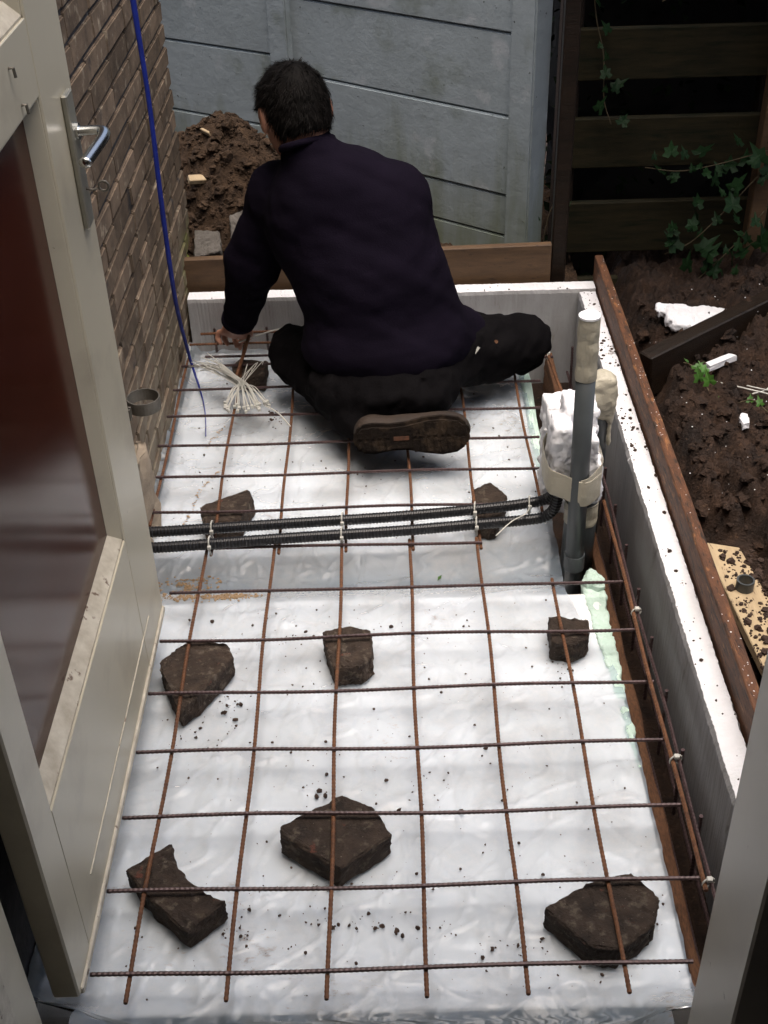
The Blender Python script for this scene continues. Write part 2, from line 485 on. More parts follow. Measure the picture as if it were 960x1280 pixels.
def concrete_mat():
    m = pm('grey_concrete', (0.345, 0.392, 0.415), (0.285, 0.325, 0.34), 5, 0.9, 0.6, 30, 0.2, rand=0.05,
           spots=[((0.07, 0.075, 0.06), 60, 0.69, 0.03), ((0.16, 0.185, 0.14), 4.5, 0.56, 0.2), ((0.42, 0.45, 0.47), 8, 0.60, 0.1)])
    nt = m.node_tree; b = nt.nodes['Principled BSDF']; src = b.inputs['Base Color'].links[0].from_socket
    ge = node(nt, 'ShaderNodeNewGeometry'); sx = node(nt, 'ShaderNodeSeparateXYZ'); nt.links.new(ge.outputs['Position'], sx.inputs[0])
    mp = node(nt, 'ShaderNodeMapping'); mp.inputs['Scale'].default_value = (9, 9, 1.6); nt.links.new(ge.outputs['Position'], mp.inputs['Vector'])
    n = node(nt, 'ShaderNodeTexNoise', Scale=1.0, Detail=7, Roughness=0.65); nt.links.new(mp.outputs['Vector'], n.inputs['Vector'])
    h = node(nt, 'ShaderNodeMath', operation='MULTIPLY_ADD'); h.inputs[1].default_value = -1.1; nt.links.new(sx.outputs['Z'], h.inputs[0]); nt.links.new(n.outputs['Fac'], h.inputs[2])
    r = node(nt, 'ShaderNodeMapRange'); r.inputs['From Min'].default_value = 0.10; r.inputs['From Max'].default_value = 0.55; r.inputs['To Max'].default_value = 0.8
    nt.links.new(h.outputs[0], r.inputs['Value'])
    mx = node(nt, 'ShaderNodeMix', data_type='RGBA'); mx.inputs['B'].default_value = (0.135, 0.15, 0.065, 1)
    nt.links.new(r.outputs['Result'], mx.inputs['Factor']); nt.links.new(src, mx.inputs['A']); nt.links.new(mx.outputs['Result'], b.inputs['Base Color'])
    return m

M = dict(
    eps=eps_mat('white_polystyrene', dirt=0.63),
    eps_floor=eps_mat('white_floor_polystyrene', (0.88, 0.88, 0.885), 0.80),
    mint=pm('mint_foam', (0.60, 0.74, 0.67), (0.48, 0.64, 0.55), 40, 0.85, 0.8, 160),
    film=film_mat(),
    upstand=upstand_mat('shade_sided_muddy_foam', (0.29, 0.285, 0.29), (0.05, 0.04, 0.033)),
    upstand_back=upstand_mat('shade_sided_dirty_foam', (0.40, 0.395, 0.40), (0.20, 0.155, 0.11)),
    brick=brick_mat(),
    mortar=pm('dark_mortar', (0.075, 0.072, 0.075), (0.04, 0.04, 0.045), 40, 0.95, 0.6, 120),
    render=pm('mortar_lump', (0.42, 0.34, 0.25), (0.30, 0.24, 0.18), 30, 0.95, 0.7, 90),
    paint=pm('grey_beige_paint', (0.55, 0.50, 0.385), (0.50, 0.455, 0.35), 3, 0.24, 0.05, 14, 0.45, rough2=0.4,
             spots=[((0.37, 0.325, 0.25), 5, 0.52, 0.25), ((0.20, 0.15, 0.11), 60, 0.725, 0.03)]),
    jamb=pm('lightened_jamb_paint', (0.66, 0.62, 0.54), (0.58, 0.54, 0.46), 3, 0.28, 0.05, 14, 0.45, rough2=0.45, spots=[((0.30, 0.25, 0.2), 30, 0.70, 0.05)]),  # same paint as the door, lightened to replace missing bounce light
    worn=pm('worn_cream_paint', (0.62, 0.57, 0.47), (0.42, 0.37, 0.29), 30, 0.55, 0.3, 60, spots=[((0.16, 0.11, 0.08), 40, 0.62, 0.06)]),
    brown=pm('brown_gloss_panel', (0.070, 0.019, 0.010), (0.052, 0.014, 0.008), 3, 0.12, 0.03, 5, 0.14, rough2=0.18),
    glassdark=pm('dark_window_glass', (0.012, 0.010, 0.010), (0.008, 0.007, 0.007), 2, 0.04, 0, spec=0.6),
    chrome=pm('brushed_aluminium', (0.62, 0.62, 0.60), (0.5, 0.5, 0.48), 20, 0.22, 0.05, 100, metal=1.0),
    plate=pm('grey_door_plate', (0.34, 0.33, 0.28), (0.27, 0.26, 0.22), 20, 0.38, 0.1, 80, metal=0.5),
    zinc=pm('weathered_zinc', (0.23, 0.21, 0.18), (0.13, 0.12, 0.10), 25, 0.5, 0.2, 90, metal=0.6),
    concrete=concrete_mat(),
    timber=pm('dark_wet_timber', (0.020, 0.012, 0.0075), (0.009, 0.006, 0.004), 5, 0.38, 0.5, 40, 0.3, stretch=(1.5, 14, 14), rand=0.15),
    slat=pm('green_stained_slat', (0.030, 0.023, 0.0095), (0.013, 0.0115, 0.005), 5, 0.75, 0.4, 30, 0.2, stretch=(1.5, 12, 12), rand=0.2,
            spots=[((0.0075, 0.0095, 0.0035), 4, 0.52, 0.15)]),
    ply=pm('brown_film_plywood', (0.13, 0.075, 0.038), (0.08, 0.047, 0.026), 6, 0.6, 0.3, 50, stretch=(2, 10, 10),
           spots=[((0.05, 0.03, 0.02), 14, 0.62, 0.08)]),
    formboard=pm('rusty_brown_board', (0.150, 0.062, 0.028), (0.060, 0.027, 0.015), 7, 0.62, 0.55, 60, stretch=(10, 2, 10),
                 spots=[((0.03, 0.018, 0.012), 11, 0.54, 0.1), ((0.27, 0.12, 0.045), 12, 0.58, 0.1)]),
    fibre=pm('rough_brown_timber', (0.185, 0.085, 0.04), (0.085, 0.04, 0.022), 30, 0.9, 0.9, 120, stretch=(10, 3, 10)),
    palewood=pm('pale_plank', (0.47, 0.36, 0.22), (0.37, 0.275, 0.165), 6, 0.75, 0.3, 40, stretch=(8, 1.5, 8), spots=[((0.10, 0.06, 0.035), 18, 0.60, 0.06)]),
    rust=pm('rusty_steel', (0.165, 0.070, 0.030), (0.075, 0.033, 0.018), 60, 0.72, 0.5, 300, 0.35, bdist=0.001),
    steel=pm('dark_ribbed_steel', (0.090, 0.055, 0.055), (0.045, 0.027, 0.026), 60, 0.42, 0.4, 300, 0.5, metal=0.35, bdist=0.001),
    stone=pm('dark_broken_paver', (0.066, 0.046, 0.034), (0.026, 0.019, 0.015), 26, 0.88, 1.0, 150, 0.3,
             spots=[((0.115, 0.092, 0.07), 48, 0.56, 0.12), ((0.26, 0.22, 0.18), 210, 0.69, 0.02), ((0.12, 0.045, 0.03), 30, 0.64, 0.06)], rand=0.2, bdist=0.006),
    greystone=pm('grey_paver', (0.14, 0.125, 0.11), (0.085, 0.075, 0.065), 20, 0.9, 0.8, 110),
    soil=pm('wet_brown_soil', (0.052, 0.027, 0.0155), (0.014, 0.0075, 0.005), 16, 0.62, 1.0, 130, 0.35, rough2=1.0, bdist=0.012,
            spots=[((0.085, 0.047, 0.027), 60, 0.60, 0.12)]),
    pile=pm('dry_brown_soil', (0.085, 0.052, 0.031), (0.032, 0.020, 0.013), 22, 0.92, 1.0, 130, 0.2, bdist=0.012),
    crumb=pm('soil_crumb', (0.055, 0.032, 0.022), (0.03, 0.018, 0.013), 50, 0.9, 0.6, 200),
    sand=pm('sandy_crumb', (0.34, 0.23, 0.13), (0.24, 0.16, 0.09), 50, 0.95, 0.6, 200),
    bead=pm('polystyrene_bead', (0.82, 0.82, 0.84), (0.74, 0.74, 0.76), 50, 0.5),
    conduit=pm('black_conduit', (0.014, 0.014, 0.016), (0.010, 0.010, 0.012), 30, 0.33, 0.1, 80, 0.5),
    pvc=pm('grey_pvc', (0.070, 0.078, 0.082), (0.056, 0.063, 0.067), 12, 0.34, 0.06, 60, spots=[((0.12, 0.11, 0.10), 40, 0.70, 0.04)]),
    tape=pm('cream_tape', (0.50, 0.46, 0.36), (0.40, 0.365, 0.285), 12, 0.45, 0.8, 35, bdist=0.006),
    nylon=pm('white_nylon', (0.58, 0.57, 0.52), (0.50, 0.49, 0.45), 12, 0.35),
    blue=pm('blue_strap', (0.012, 0.028, 0.26), (0.008, 0.018, 0.17), 20, 0.5, 0.2, 120),
    sweater=pm('navy_fleece', (0.0075, 0.0052, 0.0112), (0.0050, 0.0036, 0.0076), 7, 0.95, 0.35, 260, 0.05),
    trousers=pm('black_work_cotton', (0.0062, 0.0055, 0.006), (0.0035, 0.003, 0.0035), 9, 0.9, 0.5, 200, 0.05,
                spots=[((0.05, 0.04, 0.035), 12, 0.70, 0.1)]),
    skin=pm('skin', (0.40, 0.20, 0.135), (0.33, 0.155, 0.10), 14, 0.5, 0.15, 160, 0.4),
    hair=pm('black_hair', (0.008, 0.0065, 0.006), (0.004, 0.0035, 0.003), 30, 0.7, 0.2, 120, 0.06),
    leather=pm('dirty_leather', (0.040, 0.026, 0.018), (0.018, 0.013, 0.010), 16, 0.7, 0.4, 90),
    rubber=pm('muddy_rubber', (0.019, 0.0135, 0.010), (0.008, 0.006, 0.005), 26, 0.9, 1.0, 90, 0.1, spots=[((0.036, 0.025, 0.017), 30, 0.52, 0.12)]),
    orange=pm('orange_mark', (0.13, 0.045, 0.018), (0.03, 0.018, 0.012), 60, 0.8),
    leaf=pm('ivy_leaf', (0.014, 0.036, 0.012), (0.006, 0.017, 0.006), 18, 0.45, 0.2, 60, 0.1, rand=0.3),
    grass=pm('green_weed', (0.065, 0.16, 0.025), (0.04, 0.11, 0.018), 18, 0.45, 0.1, 60, 0.4, rand=0.2),
    stem=pm('ivy_stem', (0.10, 0.075, 0.04), (0.06, 0.045, 0.025), 30, 0.8),
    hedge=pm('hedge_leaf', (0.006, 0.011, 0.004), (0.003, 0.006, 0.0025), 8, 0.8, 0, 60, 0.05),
    dark=pm('dark_hedge_core', (0.005, 0.004, 0.003), (0.003, 0.0025, 0.002), 20, 0.9, 0.8, 40),
    plaster=pm('cream_plaster', (0.45, 0.42, 0.36), (0.40, 0.37, 0.31), 4, 0.9, 0.1, 60),
    floor=pm('grey_floor', (0.22, 0.20, 0.18), (0.17, 0.155, 0.14), 5, 0.6, 0.1, 60),
)

# ------------------------------------------------------------------ ground and soil
def fbm(x, y, s, seed=0.0, o=4):
    v = 0; a = 1; t = 0
    for i in range(o):
        v += a * noise.noise(Vector((x * s, y * s, seed + i * 7.3))); t += a; a *= 0.55; s *= 2.1
    return v / t

def heightfield(name, x0, x1, y0, y1, step, fn, mat):
    nx = int((x1 - x0) / step) + 1; ny = int((y1 - y0) / step) + 1
    V = []
    for j in range(ny):
        for i in range(nx):
            x = x0 + (x1 - x0) * i / (nx - 1); y = y0 + (y1 - y0) * j / (ny - 1)
            V.append((x, y, fn(x, y)))
    F = [(j*nx+i, j*nx+i+1, (j+1)*nx+i+1, (j+1)*nx+i) for j in range(ny-1) for i in range(nx-1)]
    return link(name, mesh_from(name, V, F, True), mat)

g = MB().box((-40, -40, -0.6), (40, 60, -0.32)).build('ground', M['soil'])
setp(g, 'dark brown soil under the whole yard', kind='structure')

def sstep(a, b, x):
    t = min(1, max(0, (x - a) / (b - a))); return t * t * (3 - 2 * t)

def soil_z(x, y):
    z = -0.14
    # lump behind the beam and the long heap right of the plank, with a dark furrow between
    edge = 0.735 + 0.10 * sstep(1.35, 1.05, y) + 0.05 * fbm(y, 0.3, 6, 4)
    z += 0.15 * sstep(edge - 0.015, edge + 0.06, x)
    fur = 0.90 - 0.30 * (y - 1.05)
    if y < 1.45: z -= 0.10 * math.exp(-((x - fur) / 0.022) ** 2) * sstep(1.45, 1.25, y)
    z += 0.10 * sstep(0.95, 1.35, x)
    z += 0.07 * math.exp(-((x - 1.02) ** 2 / 0.03 + (y - 2.02) ** 2 / 0.03))
    z += 0.050 * fbm(x, y, 7, 1.0) + 0.060 * fbm(x, y, 22, 5.0) + 0.034 * abs(fbm(x, y, 55, 9.0)) - 0.03 * max(0.0, 1 - abs(fbm(x, y, 9, 12.0)) * 9)
    if 0.66 < x < 0.875 and 0.3 < y < 1.17:
        z = min(z, -0.098)
    return z
so = heightfield('soil_heap_ground', 0.66, 1.75, -0.1, 2.75, 0.0065, soil_z, M['soil'])
setp(so, 'lumpy wet brown soil dug up right of the form board', kind='structure')
cl = []
for i in range(2600):
    x = rng.uniform(0.68, 1.3); y = rng.uniform(0.5, 2.2)
    if 0.70 < x < 0.86 and y < 1.15: continue
    cl.append((x, y, soil_z(x, y) - 0.002, rng.choice([0.003, 0.005, 0.009, 0.015, 0.026], p=[.45, .3, .17, .06, .02])))
setp(lumps('soil_clods', cl, M['soil'], sub=2), 'loose brown clods scattered over the soil heap', 'soil')

def pile_z(x, y):
    z = 0.02 + 0.30 * math.exp(-(((x + 0.42) / 0.17) ** 2 + ((y - 2.64) / 0.30) ** 2)) + 0.17 * math.exp(-(((x + 0.30) / 0.26) ** 2 + ((y - 2.40) / 0.20) ** 2)) \
        + 0.30 * math.exp(-(((x + 0.70) / 0.22) ** 2 + ((y - 2.62) / 0.30) ** 2)) + 0.10 * math.exp(-(((x + 0.15) / 0.2) ** 2 + ((y - 2.6) / 0.2) ** 2))
    z *= sstep(0.5, -0.05, x) * 0.85 + 0.15
    return z + 0.035 * fbm(x, y, 9, 2.0) + 0.035 * fbm(x, y, 26, 3.0) + 0.028 * abs(fbm(x, y, 60, 9.0))
so = heightfield('soil_pile_ground', -1.3, 0.62, 2.19, 3.4, 0.009, pile_z, M['pile'])
setp(so, 'heap of brown soil between brick corner and concrete fence', kind='structure')
cl = []
for i in range(1400):
    x = rng.normal(-0.42, 0.17); y = rng.uniform(2.2, 2.8)
    if y < 2.2 or x > 0.4: continue
    cl.append((x, y, pile_z(x, y) - 0.002, rng.choice([0.004, 0.006, 0.009, 0.013, 0.02], p=[.35, .3, .2, .1, .05])))
setp(lumps('soil_pile_clods', cl, M['pile'], sub=2), 'loose clods lying on the soil pile behind the man', 'soil')
tr = MB().box((-0.60, -0.4, -0.32), (0.665, 2.5, -0.20)).build('trench_ground', M['soil'])
setp(tr, 'dark soil at the bottom of the dug out bed', kind='structure')

# ------------------------------------------------------------------ house with brick side wall
house = empty('house', (-1.5, -0.2, -0.3), 'brick house wall on the left with dark mortar joints', 'house')
WX = -0.54; WY = 2.33
b = MB().box((-4.0, -0.26, -0.31), (WX - 0.008, WY - 0.012, 3.0)); core = b.build('side_wall', M['mortar'], house)
b = MB().box((0.52, -0.30, -0.31), (4.0, -0.14, 2.75)); b.build('front_wall', M['mortar'], house)
b = MB().box((WX - 0.012, -0.30, 2.12), (0.52, -0.14, 2.75)); b.build('lintel_wall', M['mortar'], house)
b = MB().box((-2.6, -3.6, -0.30), (2.6, -0.31, -0.02)); b.build('floor', M['floor'], house)
b = MB().box((-2.6, -3.6, 2.45), (2.6, -0.31, 2.6)); b.build('ceiling', M['plaster'], house)
b = MB().box((-2.7, -3.75, -0.3), (2.7, -3.61, 2.6)); b.build('room_wall', M['plaster'], house)
b = MB().box((-2.75, -3.6, -0.3), (-2.61, -0.31, 2.6)); b.build('room_wall', M['plaster'], house)
b = MB().box((2.61, -3.6, -0.3), (2.75, -0.31, 2.6)); b.build('room_wall', M['plaster'], house)
b = MB().box((-2.6, -0.305, -0.3), (WX - 0.02, -0.27, 2.6)); b.build('room_wall', M['plaster'], house)
# door frame
b = MB().box((0.44, -0.255, -0.2), (0.519, -0.120, 2.05)); b.build('jamb', M['jamb'], house, bevel=0.003)
b = MB().box((-0.53, -0.255, -0.2), (-0.475, -0.105, 2.05)); jl = b.build('jamb', M['paint'], house, bevel=0.003)
b = MB().box((-0.473, -0.255, -0.2), (-0.455, -0.20, 2.05)); b.build('door_stop', M['worn'], house, bevel=0.003)
b = MB().box((-0.53, -0.254, 2.052), (0.519, -0.121, 2.118)); b.build('frame_head', M['paint'], house, bevel=0.003)
b = MB().box((-0.454, -0.26, -0.2), (0.439, -0.13, -0.03)); b.build('threshold', M['timber'], house, bevel=0.004)
# bricks: a few shapes, shared
def brick_mesh(L, seed):
    mb = MB().box((-0.05, -L / 2, -0.0236), (0.0, L / 2, 0.0236))
    me = mesh_from('brick', mb.V, mb.F)
    bm = bmesh.new(); bm.from_mesh(me)
    r = random.Random(seed)
    for v in bm.verts:
        v.co += Vector((r.uniform(-.0015, .001), r.uniform(-.002, .002), r.uniform(-.0018, .0018)))
    bmesh.ops.bevel(bm, geom=[e for e in bm.edges], offset=0.0028, segments=2, affect='EDGES')
    bm.to_mesh(me); bm.free(); me.materials.append(M['brick']); return me
full = [brick_mesh(0.205, i) for i in range(6)]
half = [brick_mesh(0.098, 20 + i) for i in range(4)]
r = random.Random(3)
CO = 0.0575
nb = 0
for k in range(-4, 22):
    z = 0.0238 + CO * k
    y = WY
    first = 'h' if k % 2 else 'f'
    n = 0; last = None
    while y > 0.42:
        if n == 0: t = first
        else: t = 'h' if (r.random() < 0.36 and last != 'h') else 'f'
        L = 0.205 if t == 'f' else 0.098
        ob = bpy.data.objects.new('brick', r.choice(full if t == 'f' else half))
        COL.objects.link(ob); ob.parent = core
        ob.location = (WX + r.uniform(-0.0025, 0.0015), y - L / 2, z + r.uniform(-.0012, .0012))
        ob.rotation_euler = (r.uniform(-.006, .006), 0, r.uniform(-.006, .006))
        y -= L + r.uniform(0.003, 0.008); last = t; n += 1; nb += 1
print('bricks', nb)
# mortar lump low on the wall beside the door
b = MB().box((-0.565, 1.02, -0.12), (-0.515, 1.27, 0.17)); b.build('mortar_lump', M['render'], house, smooth=True, sub=9, nz=0.022, nscale=16, seed=3, bevel=0.012)

# downpipe clamp on the wall
cl = empty('pipe_clamp', (-0.49, 1.19, 0.29), 'grey metal pipe ring clamp on the brick wall beside the door', 'clamp')
b = MB(); b.lathe([(0.0335, -0.014), (0.0358, -0.014), (0.0358, 0.014), (0.0335, 0.014)], (-0.492, 1.19, 0.30), 32, True); b.build('ring', M['zinc'], cl, smooth=False)
b = MB().tube([(-0.545, 1.19, 0.30), (-0.526, 1.19, 0.30)], 0.005, 8); b.build('pin', M['zinc'], cl)
b = MB().box((-0.528, 1.135, 0.287), (-0.512, 1.141, 0.313)); b.box((-0.528, 1.146, 0.287), (-0.512, 1.152, 0.313)); b.tube([(-0.52, 1.128, 0.30), (-0.52, 1.158, 0.30)], 0.003, 6)
b.build('bolt_lug', M['zinc'], cl)

# ------------------------------------------------------------------ door
door = empty('door', (-0.455, -0.05, 0.03), 'open grey-beige painted door with brown gloss lower panel and lever handle', 'door')
DX = -0.435; DT = -0.475
y0, y1, z0, z1 = -0.055, 0.822, 0.03, 2.04
py0, py1, pz0, pz1 = 0.028, 0.640, 0.345, 1.128
gz0, gz1 = 1.232, 1.93
MB().box((DT, y0, z0), (DX, py0, z1)).build('hinge_stile', M['paint'], door, bevel=0.003)
MB().box((DT, py1, z0), (DX, y1, z1)).build('lock_stile', M['paint'], door, bevel=0.003)
MB().box((DT, py0 + .0005, z0), (DX - .0005, py1 - .0005, pz0)).build('bottom_rail', M['paint'], door, bevel=0.001)
MB().box((DT, py0 + .0005, pz1), (DX - .0005, py1 - .0005, gz0)).build('middle_rail', M['paint'], door, bevel=0.001)
MB().box((DT, py0 + .0005, gz1), (DX - .0005, py1 - .0005, z1)).build('top_rail', M['paint'], door, bevel=0.001)
MB().box((-0.468, py0 + .001, pz0 + .001), (-0.460, py1 - .001, pz1 - .001)).build('lower_panel', M['brown'], door)
MB().box((-0.468, py0 + .001, gz0 + .001), (-0.462, py1 - .001, gz1 - .001)).build('window_pane', M['glassdark'], door)
def beads(pa, pb, za, zb, wb):
    xo, xi = DX - 0.004, -0.4598
    # sloping beads: bottom wider
    MB().prism([(xi, za), (xo, za), (xo, za + .004), (xi, za + wb)], 'y', pa, pb).build('bead', M['worn'], door)
    MB().prism([(xi, zb), (xi, zb - .012), (xo, zb - .004), (xo, zb)], 'y', pa, pb).build('bead', M['paint'], door)
    MB().prism([(xi, pb), (xi, pb - .02), (xo, pb - .004), (xo, pb)], 'z', za, zb).build('bead', M['paint'], door)
    MB().prism([(xi, pa), (xo, pa), (xo, pa + .004), (xi, pa + .012)], 'z', za, zb).build('bead', M['paint'], door)
beads(py0, py1, pz0, pz1, 0.026)
beads(py0, py1, gz0, gz1, 0.03)
MB().box((DT + .004, y0 + .01, z0 - 0.006), (DX + 0.004, y1 - .002, z0 + 0.009)).build('worn_edge_strip', M['worn'], door, bevel=0.002)
MB().box((DX - .001, 0.10, 0.112), (DX + 0.0012, 0.70, 0.1145)).build('scored_line', M['worn'], door)
# handle
pl = MB().box((DX, 0.742, 0.885), (DX + 0.010, 0.782, 1.095)).build('handle_plate', M['plate'], door, bevel=0.0025)
b = MB(); b.tube(smooth_path([(DX + .008, 0.764, 1.035), (DX + .035, 0.764, 1.036), (DX + .052, 0.758, 1.036), (DX + .056, 0.735, 1.034), (DX + .050, 0.69, 1.030), (DX + .043, 0.650, 1.025)], 6), lambda i: 0.0095, 12, flat=0.8)
b.build('handle_lever', M['chrome'], door, smooth=True)
b = MB(); b.tube([(DX + .009, 0.764, 1.035), (DX + .015, 0.764, 1.035)], 0.013, 14); b.build('handle_collar', M['chrome'], door, smooth=False)
b = MB(); lp = [(DX + .008, 0.763, 0.945), (DX + .02, 0.763, 0.942), (DX + .03, 0.763, 0.945)]
for k in range(10):
    a = math.pi + 2 * math.pi * k / 9
    lp.append((DX + .038 + .008 * math.cos(a), 0.763, 0.948 + .008 * math.sin(a)))
b.tube(lp, 0.0022, 8); b.build('key', M['zinc'], door, smooth=True)
for yy, zz in ((0.52, 1.20), (0.545, 1.145)):
    MB().tube([(DX, yy, zz), (DX + .006, yy, zz), (DX + .007, yy, zz - .012)], 0.0022, 6).build('nail', M['zinc'], door)
for zz in (1.05, 1.80):
    MB().tube([(DT + .012, y0 - .012, zz - .045), (DT + .012, y0 - .012, zz + .045)], 0.009, 12).build('hinge', M['zinc'], door)

# ------------------------------------------------------------------ concrete fence
fence = empty('concrete_fence', (0.417, 2.45, -0.3), 'grey concrete panel fence with posts behind the man', 'fence')
d1 = Vector((-0.797, 0.604, 0)); d2 = Vector((-0.856, 0.516, 0)); base = Vector((0.417, 2.45, 0))
joints = [-0.32, 0.104, 0.234, 0.473, 0.707, 0.945, 1.18, 1.42, 1.66]
lpost = base + d1 * 0.88
for (o0, d, L, off) in ((base - d1 * 0.02, d1, 0.94, 0.0), (lpost, d2, 1.5, 0.045)):
    n = Vector((-d.y, d.x, 0))
    if n.y > 0: n = -n
    for k in range(len(joints) - 1):
        za, zb = joints[k] + off * (k > 0) + 0.0018, joints[k + 1] + off - 0.0018
        mb = MB()
        Mx = Matrix(((d.x, n.x, 0, o0.x), (d.y, n.y, 0, o0.y), (0, 0, 1, 0), (0, 0, 0, 1)))
        tw = random.uniform(-.003, .003)
        mb.box((0, -0.035 + tw, za), (L, 0.0 + tw, zb), Mx)
        mb.build('panel', M['concrete'], fence, bevel=0.004, segs=2)
    MB().box((-0.2, -0.10, -0.32), (L + .05, -0.045, 1.66), Mx).build('panel_backing', M['dark'], fence) if False else None
n1 = Vector((d1.y, -d1.x, 0)) * -1
n1 = n1 if n1.y < 0 else -n1
for p, dd, (wa, wb) in ((base, d1, (-0.075, 0.006)), (lpost, d1, (-0.045, 0.035))):
    Mx = Matrix(((dd.x, n1.x, 0, p.x), (dd.y, n1.y, 0, p.y), (0, 0, 1, 0), (0, 0, 0, 1)))
    MB().box((wa, -0.07, -0.33), (wb, 0.022, 1.72), Mx).build('post', M['concrete'], fence, bevel=0.005, segs=2)

# ------------------------------------------------------------------ slatted timber fence on the right, hedge behind
sf = empty('slatted_fence', (0.85, 2.44, -0.3), 'dark stained timber fence with wide horizontal slats and gaps', 'fence')
for za, zb in ((-0.19, -0.03), (0.058, 0.218), (0.325, 0.472), (0.580, 0.722), (0.835, 0.98), (1.09, 1.235), (1.345, 1.49)):
    mb = MB().box((0.555, 2.425, za), (2.3, 2.45, zb)); mb.build('slat', M['slat'], sf, bevel=0.003)
for x in (0.575, 1.155, 1.75, 2.3):
    MB().box((x - .03, 2.452, -0.3), (x + .03, 2.515, 1.7)).build('post', M['timber'], sf, bevel=0.004)
MB().box((1.125, 2.37, -0.1), (1.175, 2.423, 1.7)).build('front_post', M['ply'], sf, bevel=0.004)
st = MB().box((0.515, 2.195, -0.3), (0.558, 2.235, 1.35)).build('timber_stake', M['timber'], bevel=0.004)
setp(st, 'dark upright timber stake behind the white foam upstand', 'stake')
hg = empty('hedge', (1.3, 2.95, -0.3), 'dark leafy hedge seen through the slatted fence gaps', 'hedge')
MB().box((0.62, 2.72, -0.3), (2.9, 3.4, 2.2)).build('dark_core', M['dark'], hg, sub=6, nz=0.12, nscale=4)  # near-black core standing in for the shade behind the slats
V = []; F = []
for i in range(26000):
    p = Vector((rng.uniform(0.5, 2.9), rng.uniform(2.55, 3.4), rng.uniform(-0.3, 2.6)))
    if i > 12000:      # unseen crown over the fence, added to shade the back right
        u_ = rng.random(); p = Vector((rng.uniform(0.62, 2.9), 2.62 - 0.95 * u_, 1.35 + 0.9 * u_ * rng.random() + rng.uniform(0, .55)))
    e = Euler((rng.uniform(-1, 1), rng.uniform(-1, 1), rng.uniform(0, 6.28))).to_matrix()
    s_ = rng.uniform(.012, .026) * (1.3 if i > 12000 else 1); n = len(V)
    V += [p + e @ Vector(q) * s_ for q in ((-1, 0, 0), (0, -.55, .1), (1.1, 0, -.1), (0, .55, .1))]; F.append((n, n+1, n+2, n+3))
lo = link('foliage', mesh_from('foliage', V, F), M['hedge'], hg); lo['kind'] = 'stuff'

# ------------------------------------------------------------------ foam upstands and form boards
def rough_beam(prof, axis, a, b, n, jit, seed):
    m = len(prof); V = []; F = []; rr = random.Random(seed)
    for j in range(n + 1):
        t = a + (b - a) * j / n
        for i, (p, q) in enumerate(prof):
            dp = jit * (noise.noise(Vector((t * 14, i * 5.3, seed))) + 0.8 * noise.noise(Vector((t * 60, i * 3.1, seed))) + .5 * rr.uniform(-1, 1))
            dq = jit * .6 * (noise.noise(Vector((t * 20, i * 7.7, seed + 9))) + .6 * rr.uniform(-1, 1))
            V.append((p + dp, t, q + dq) if axis == 'y' else (t, p + dp, q + dq))
    for j in range(n):
        for i in range(m):
            k = (i + 1) % m; F.append((j*m+i, j*m+k, (j+1)*m+k, (j+1)*m+i) if axis == 'y' else (j*m+k, j*m+i, (j+1)*m+i, (j+1)*m+k))
    F.append(tuple(range(m)) if axis != 'y' else tuple(reversed(range(m)))); F.append(tuple(n*m + i for i in (reversed(range(m)) if axis != 'y' else range(m))))
    me = mesh_from('foam_upstand', V, F); bm = bmesh.new(); bm.from_mesh(me); bmesh.ops.recalc_face_normals(bm, faces=bm.faces[:]); bm.to_mesh(me); bm.free(); return me
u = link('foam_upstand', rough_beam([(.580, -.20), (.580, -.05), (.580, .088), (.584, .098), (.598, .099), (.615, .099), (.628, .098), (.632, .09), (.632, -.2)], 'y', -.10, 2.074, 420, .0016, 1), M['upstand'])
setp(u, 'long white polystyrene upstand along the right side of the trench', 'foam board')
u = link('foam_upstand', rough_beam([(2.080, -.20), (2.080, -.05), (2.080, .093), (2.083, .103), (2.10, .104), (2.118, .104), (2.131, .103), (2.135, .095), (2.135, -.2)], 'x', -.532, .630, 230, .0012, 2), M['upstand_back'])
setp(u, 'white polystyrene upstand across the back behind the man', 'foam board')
mb = MB()
mb.box((0.6345, -0.12, -0.30), (0.658, 2.165, 0.168))
fb = mb.build('form_board', M['formboard'], bevel=0.002, sub=5, nz=0.0015, nscale=9); setp(fb, 'long rusty brown form board right of the white foam upstand', 'board')
mb = MB(); mb.prism([(-0.62, -0.3), (0.51, -0.3), (0.51, 0.205), (-0.62, 0.188)], 'y', 2.185, 2.160)
fb = mb.build('form_board', M['ply'], bevel=0.002); setp(fb, 'brown plywood form board across the back below the concrete fence', 'board')
mb = MB().box((0.494, -0.08, -0.20), (0.513, 2.06, -0.085)); eb = mb.build('edging_strip', M['fibre'], bevel=0.002, sub=24, nz=0.005, nscale=30)
setp(eb, 'rough brown timber strip edging the white floor along the trench', 'timber strip')

# ------------------------------------------------------------------ insulation floor and film
FB = -0.064
mb = MB().box((-0.53, -0.03, FB - .10), (0.484, 0.945, FB)); o = mb.build('floor_insulation_board', M['eps_floor'], bevel=0.003)
setp(o, 'white foam floor board under the front mat and film', 'foam board')
mb = MB().box((-0.53, 1.105, FB - .10), (0.40, 2.07, FB)); o = mb.build('floor_insulation_board', M['eps_floor'], bevel=0.003)
setp(o, 'white foam floor board under the man and film', 'foam board')
mb = MB().box((0.402, 1.42, FB - .10), (0.428, 2.06, FB + .004)); o = mb.build('floor_insulation_strip', M['mint'], bevel=0.003, sub=9, nz=.008, nscale=40)
setp(o, 'narrow mint green foam strip beside the trench near the knee', 'foam board')
mb = MB().box((-0.53, 0.965, FB - .15), (0.40, 1.085, FB - .085)); o = mb.build('dip_lightening_filler', M['eps_floor'], bevel=0.003)  # board added to lighten the gap under the film
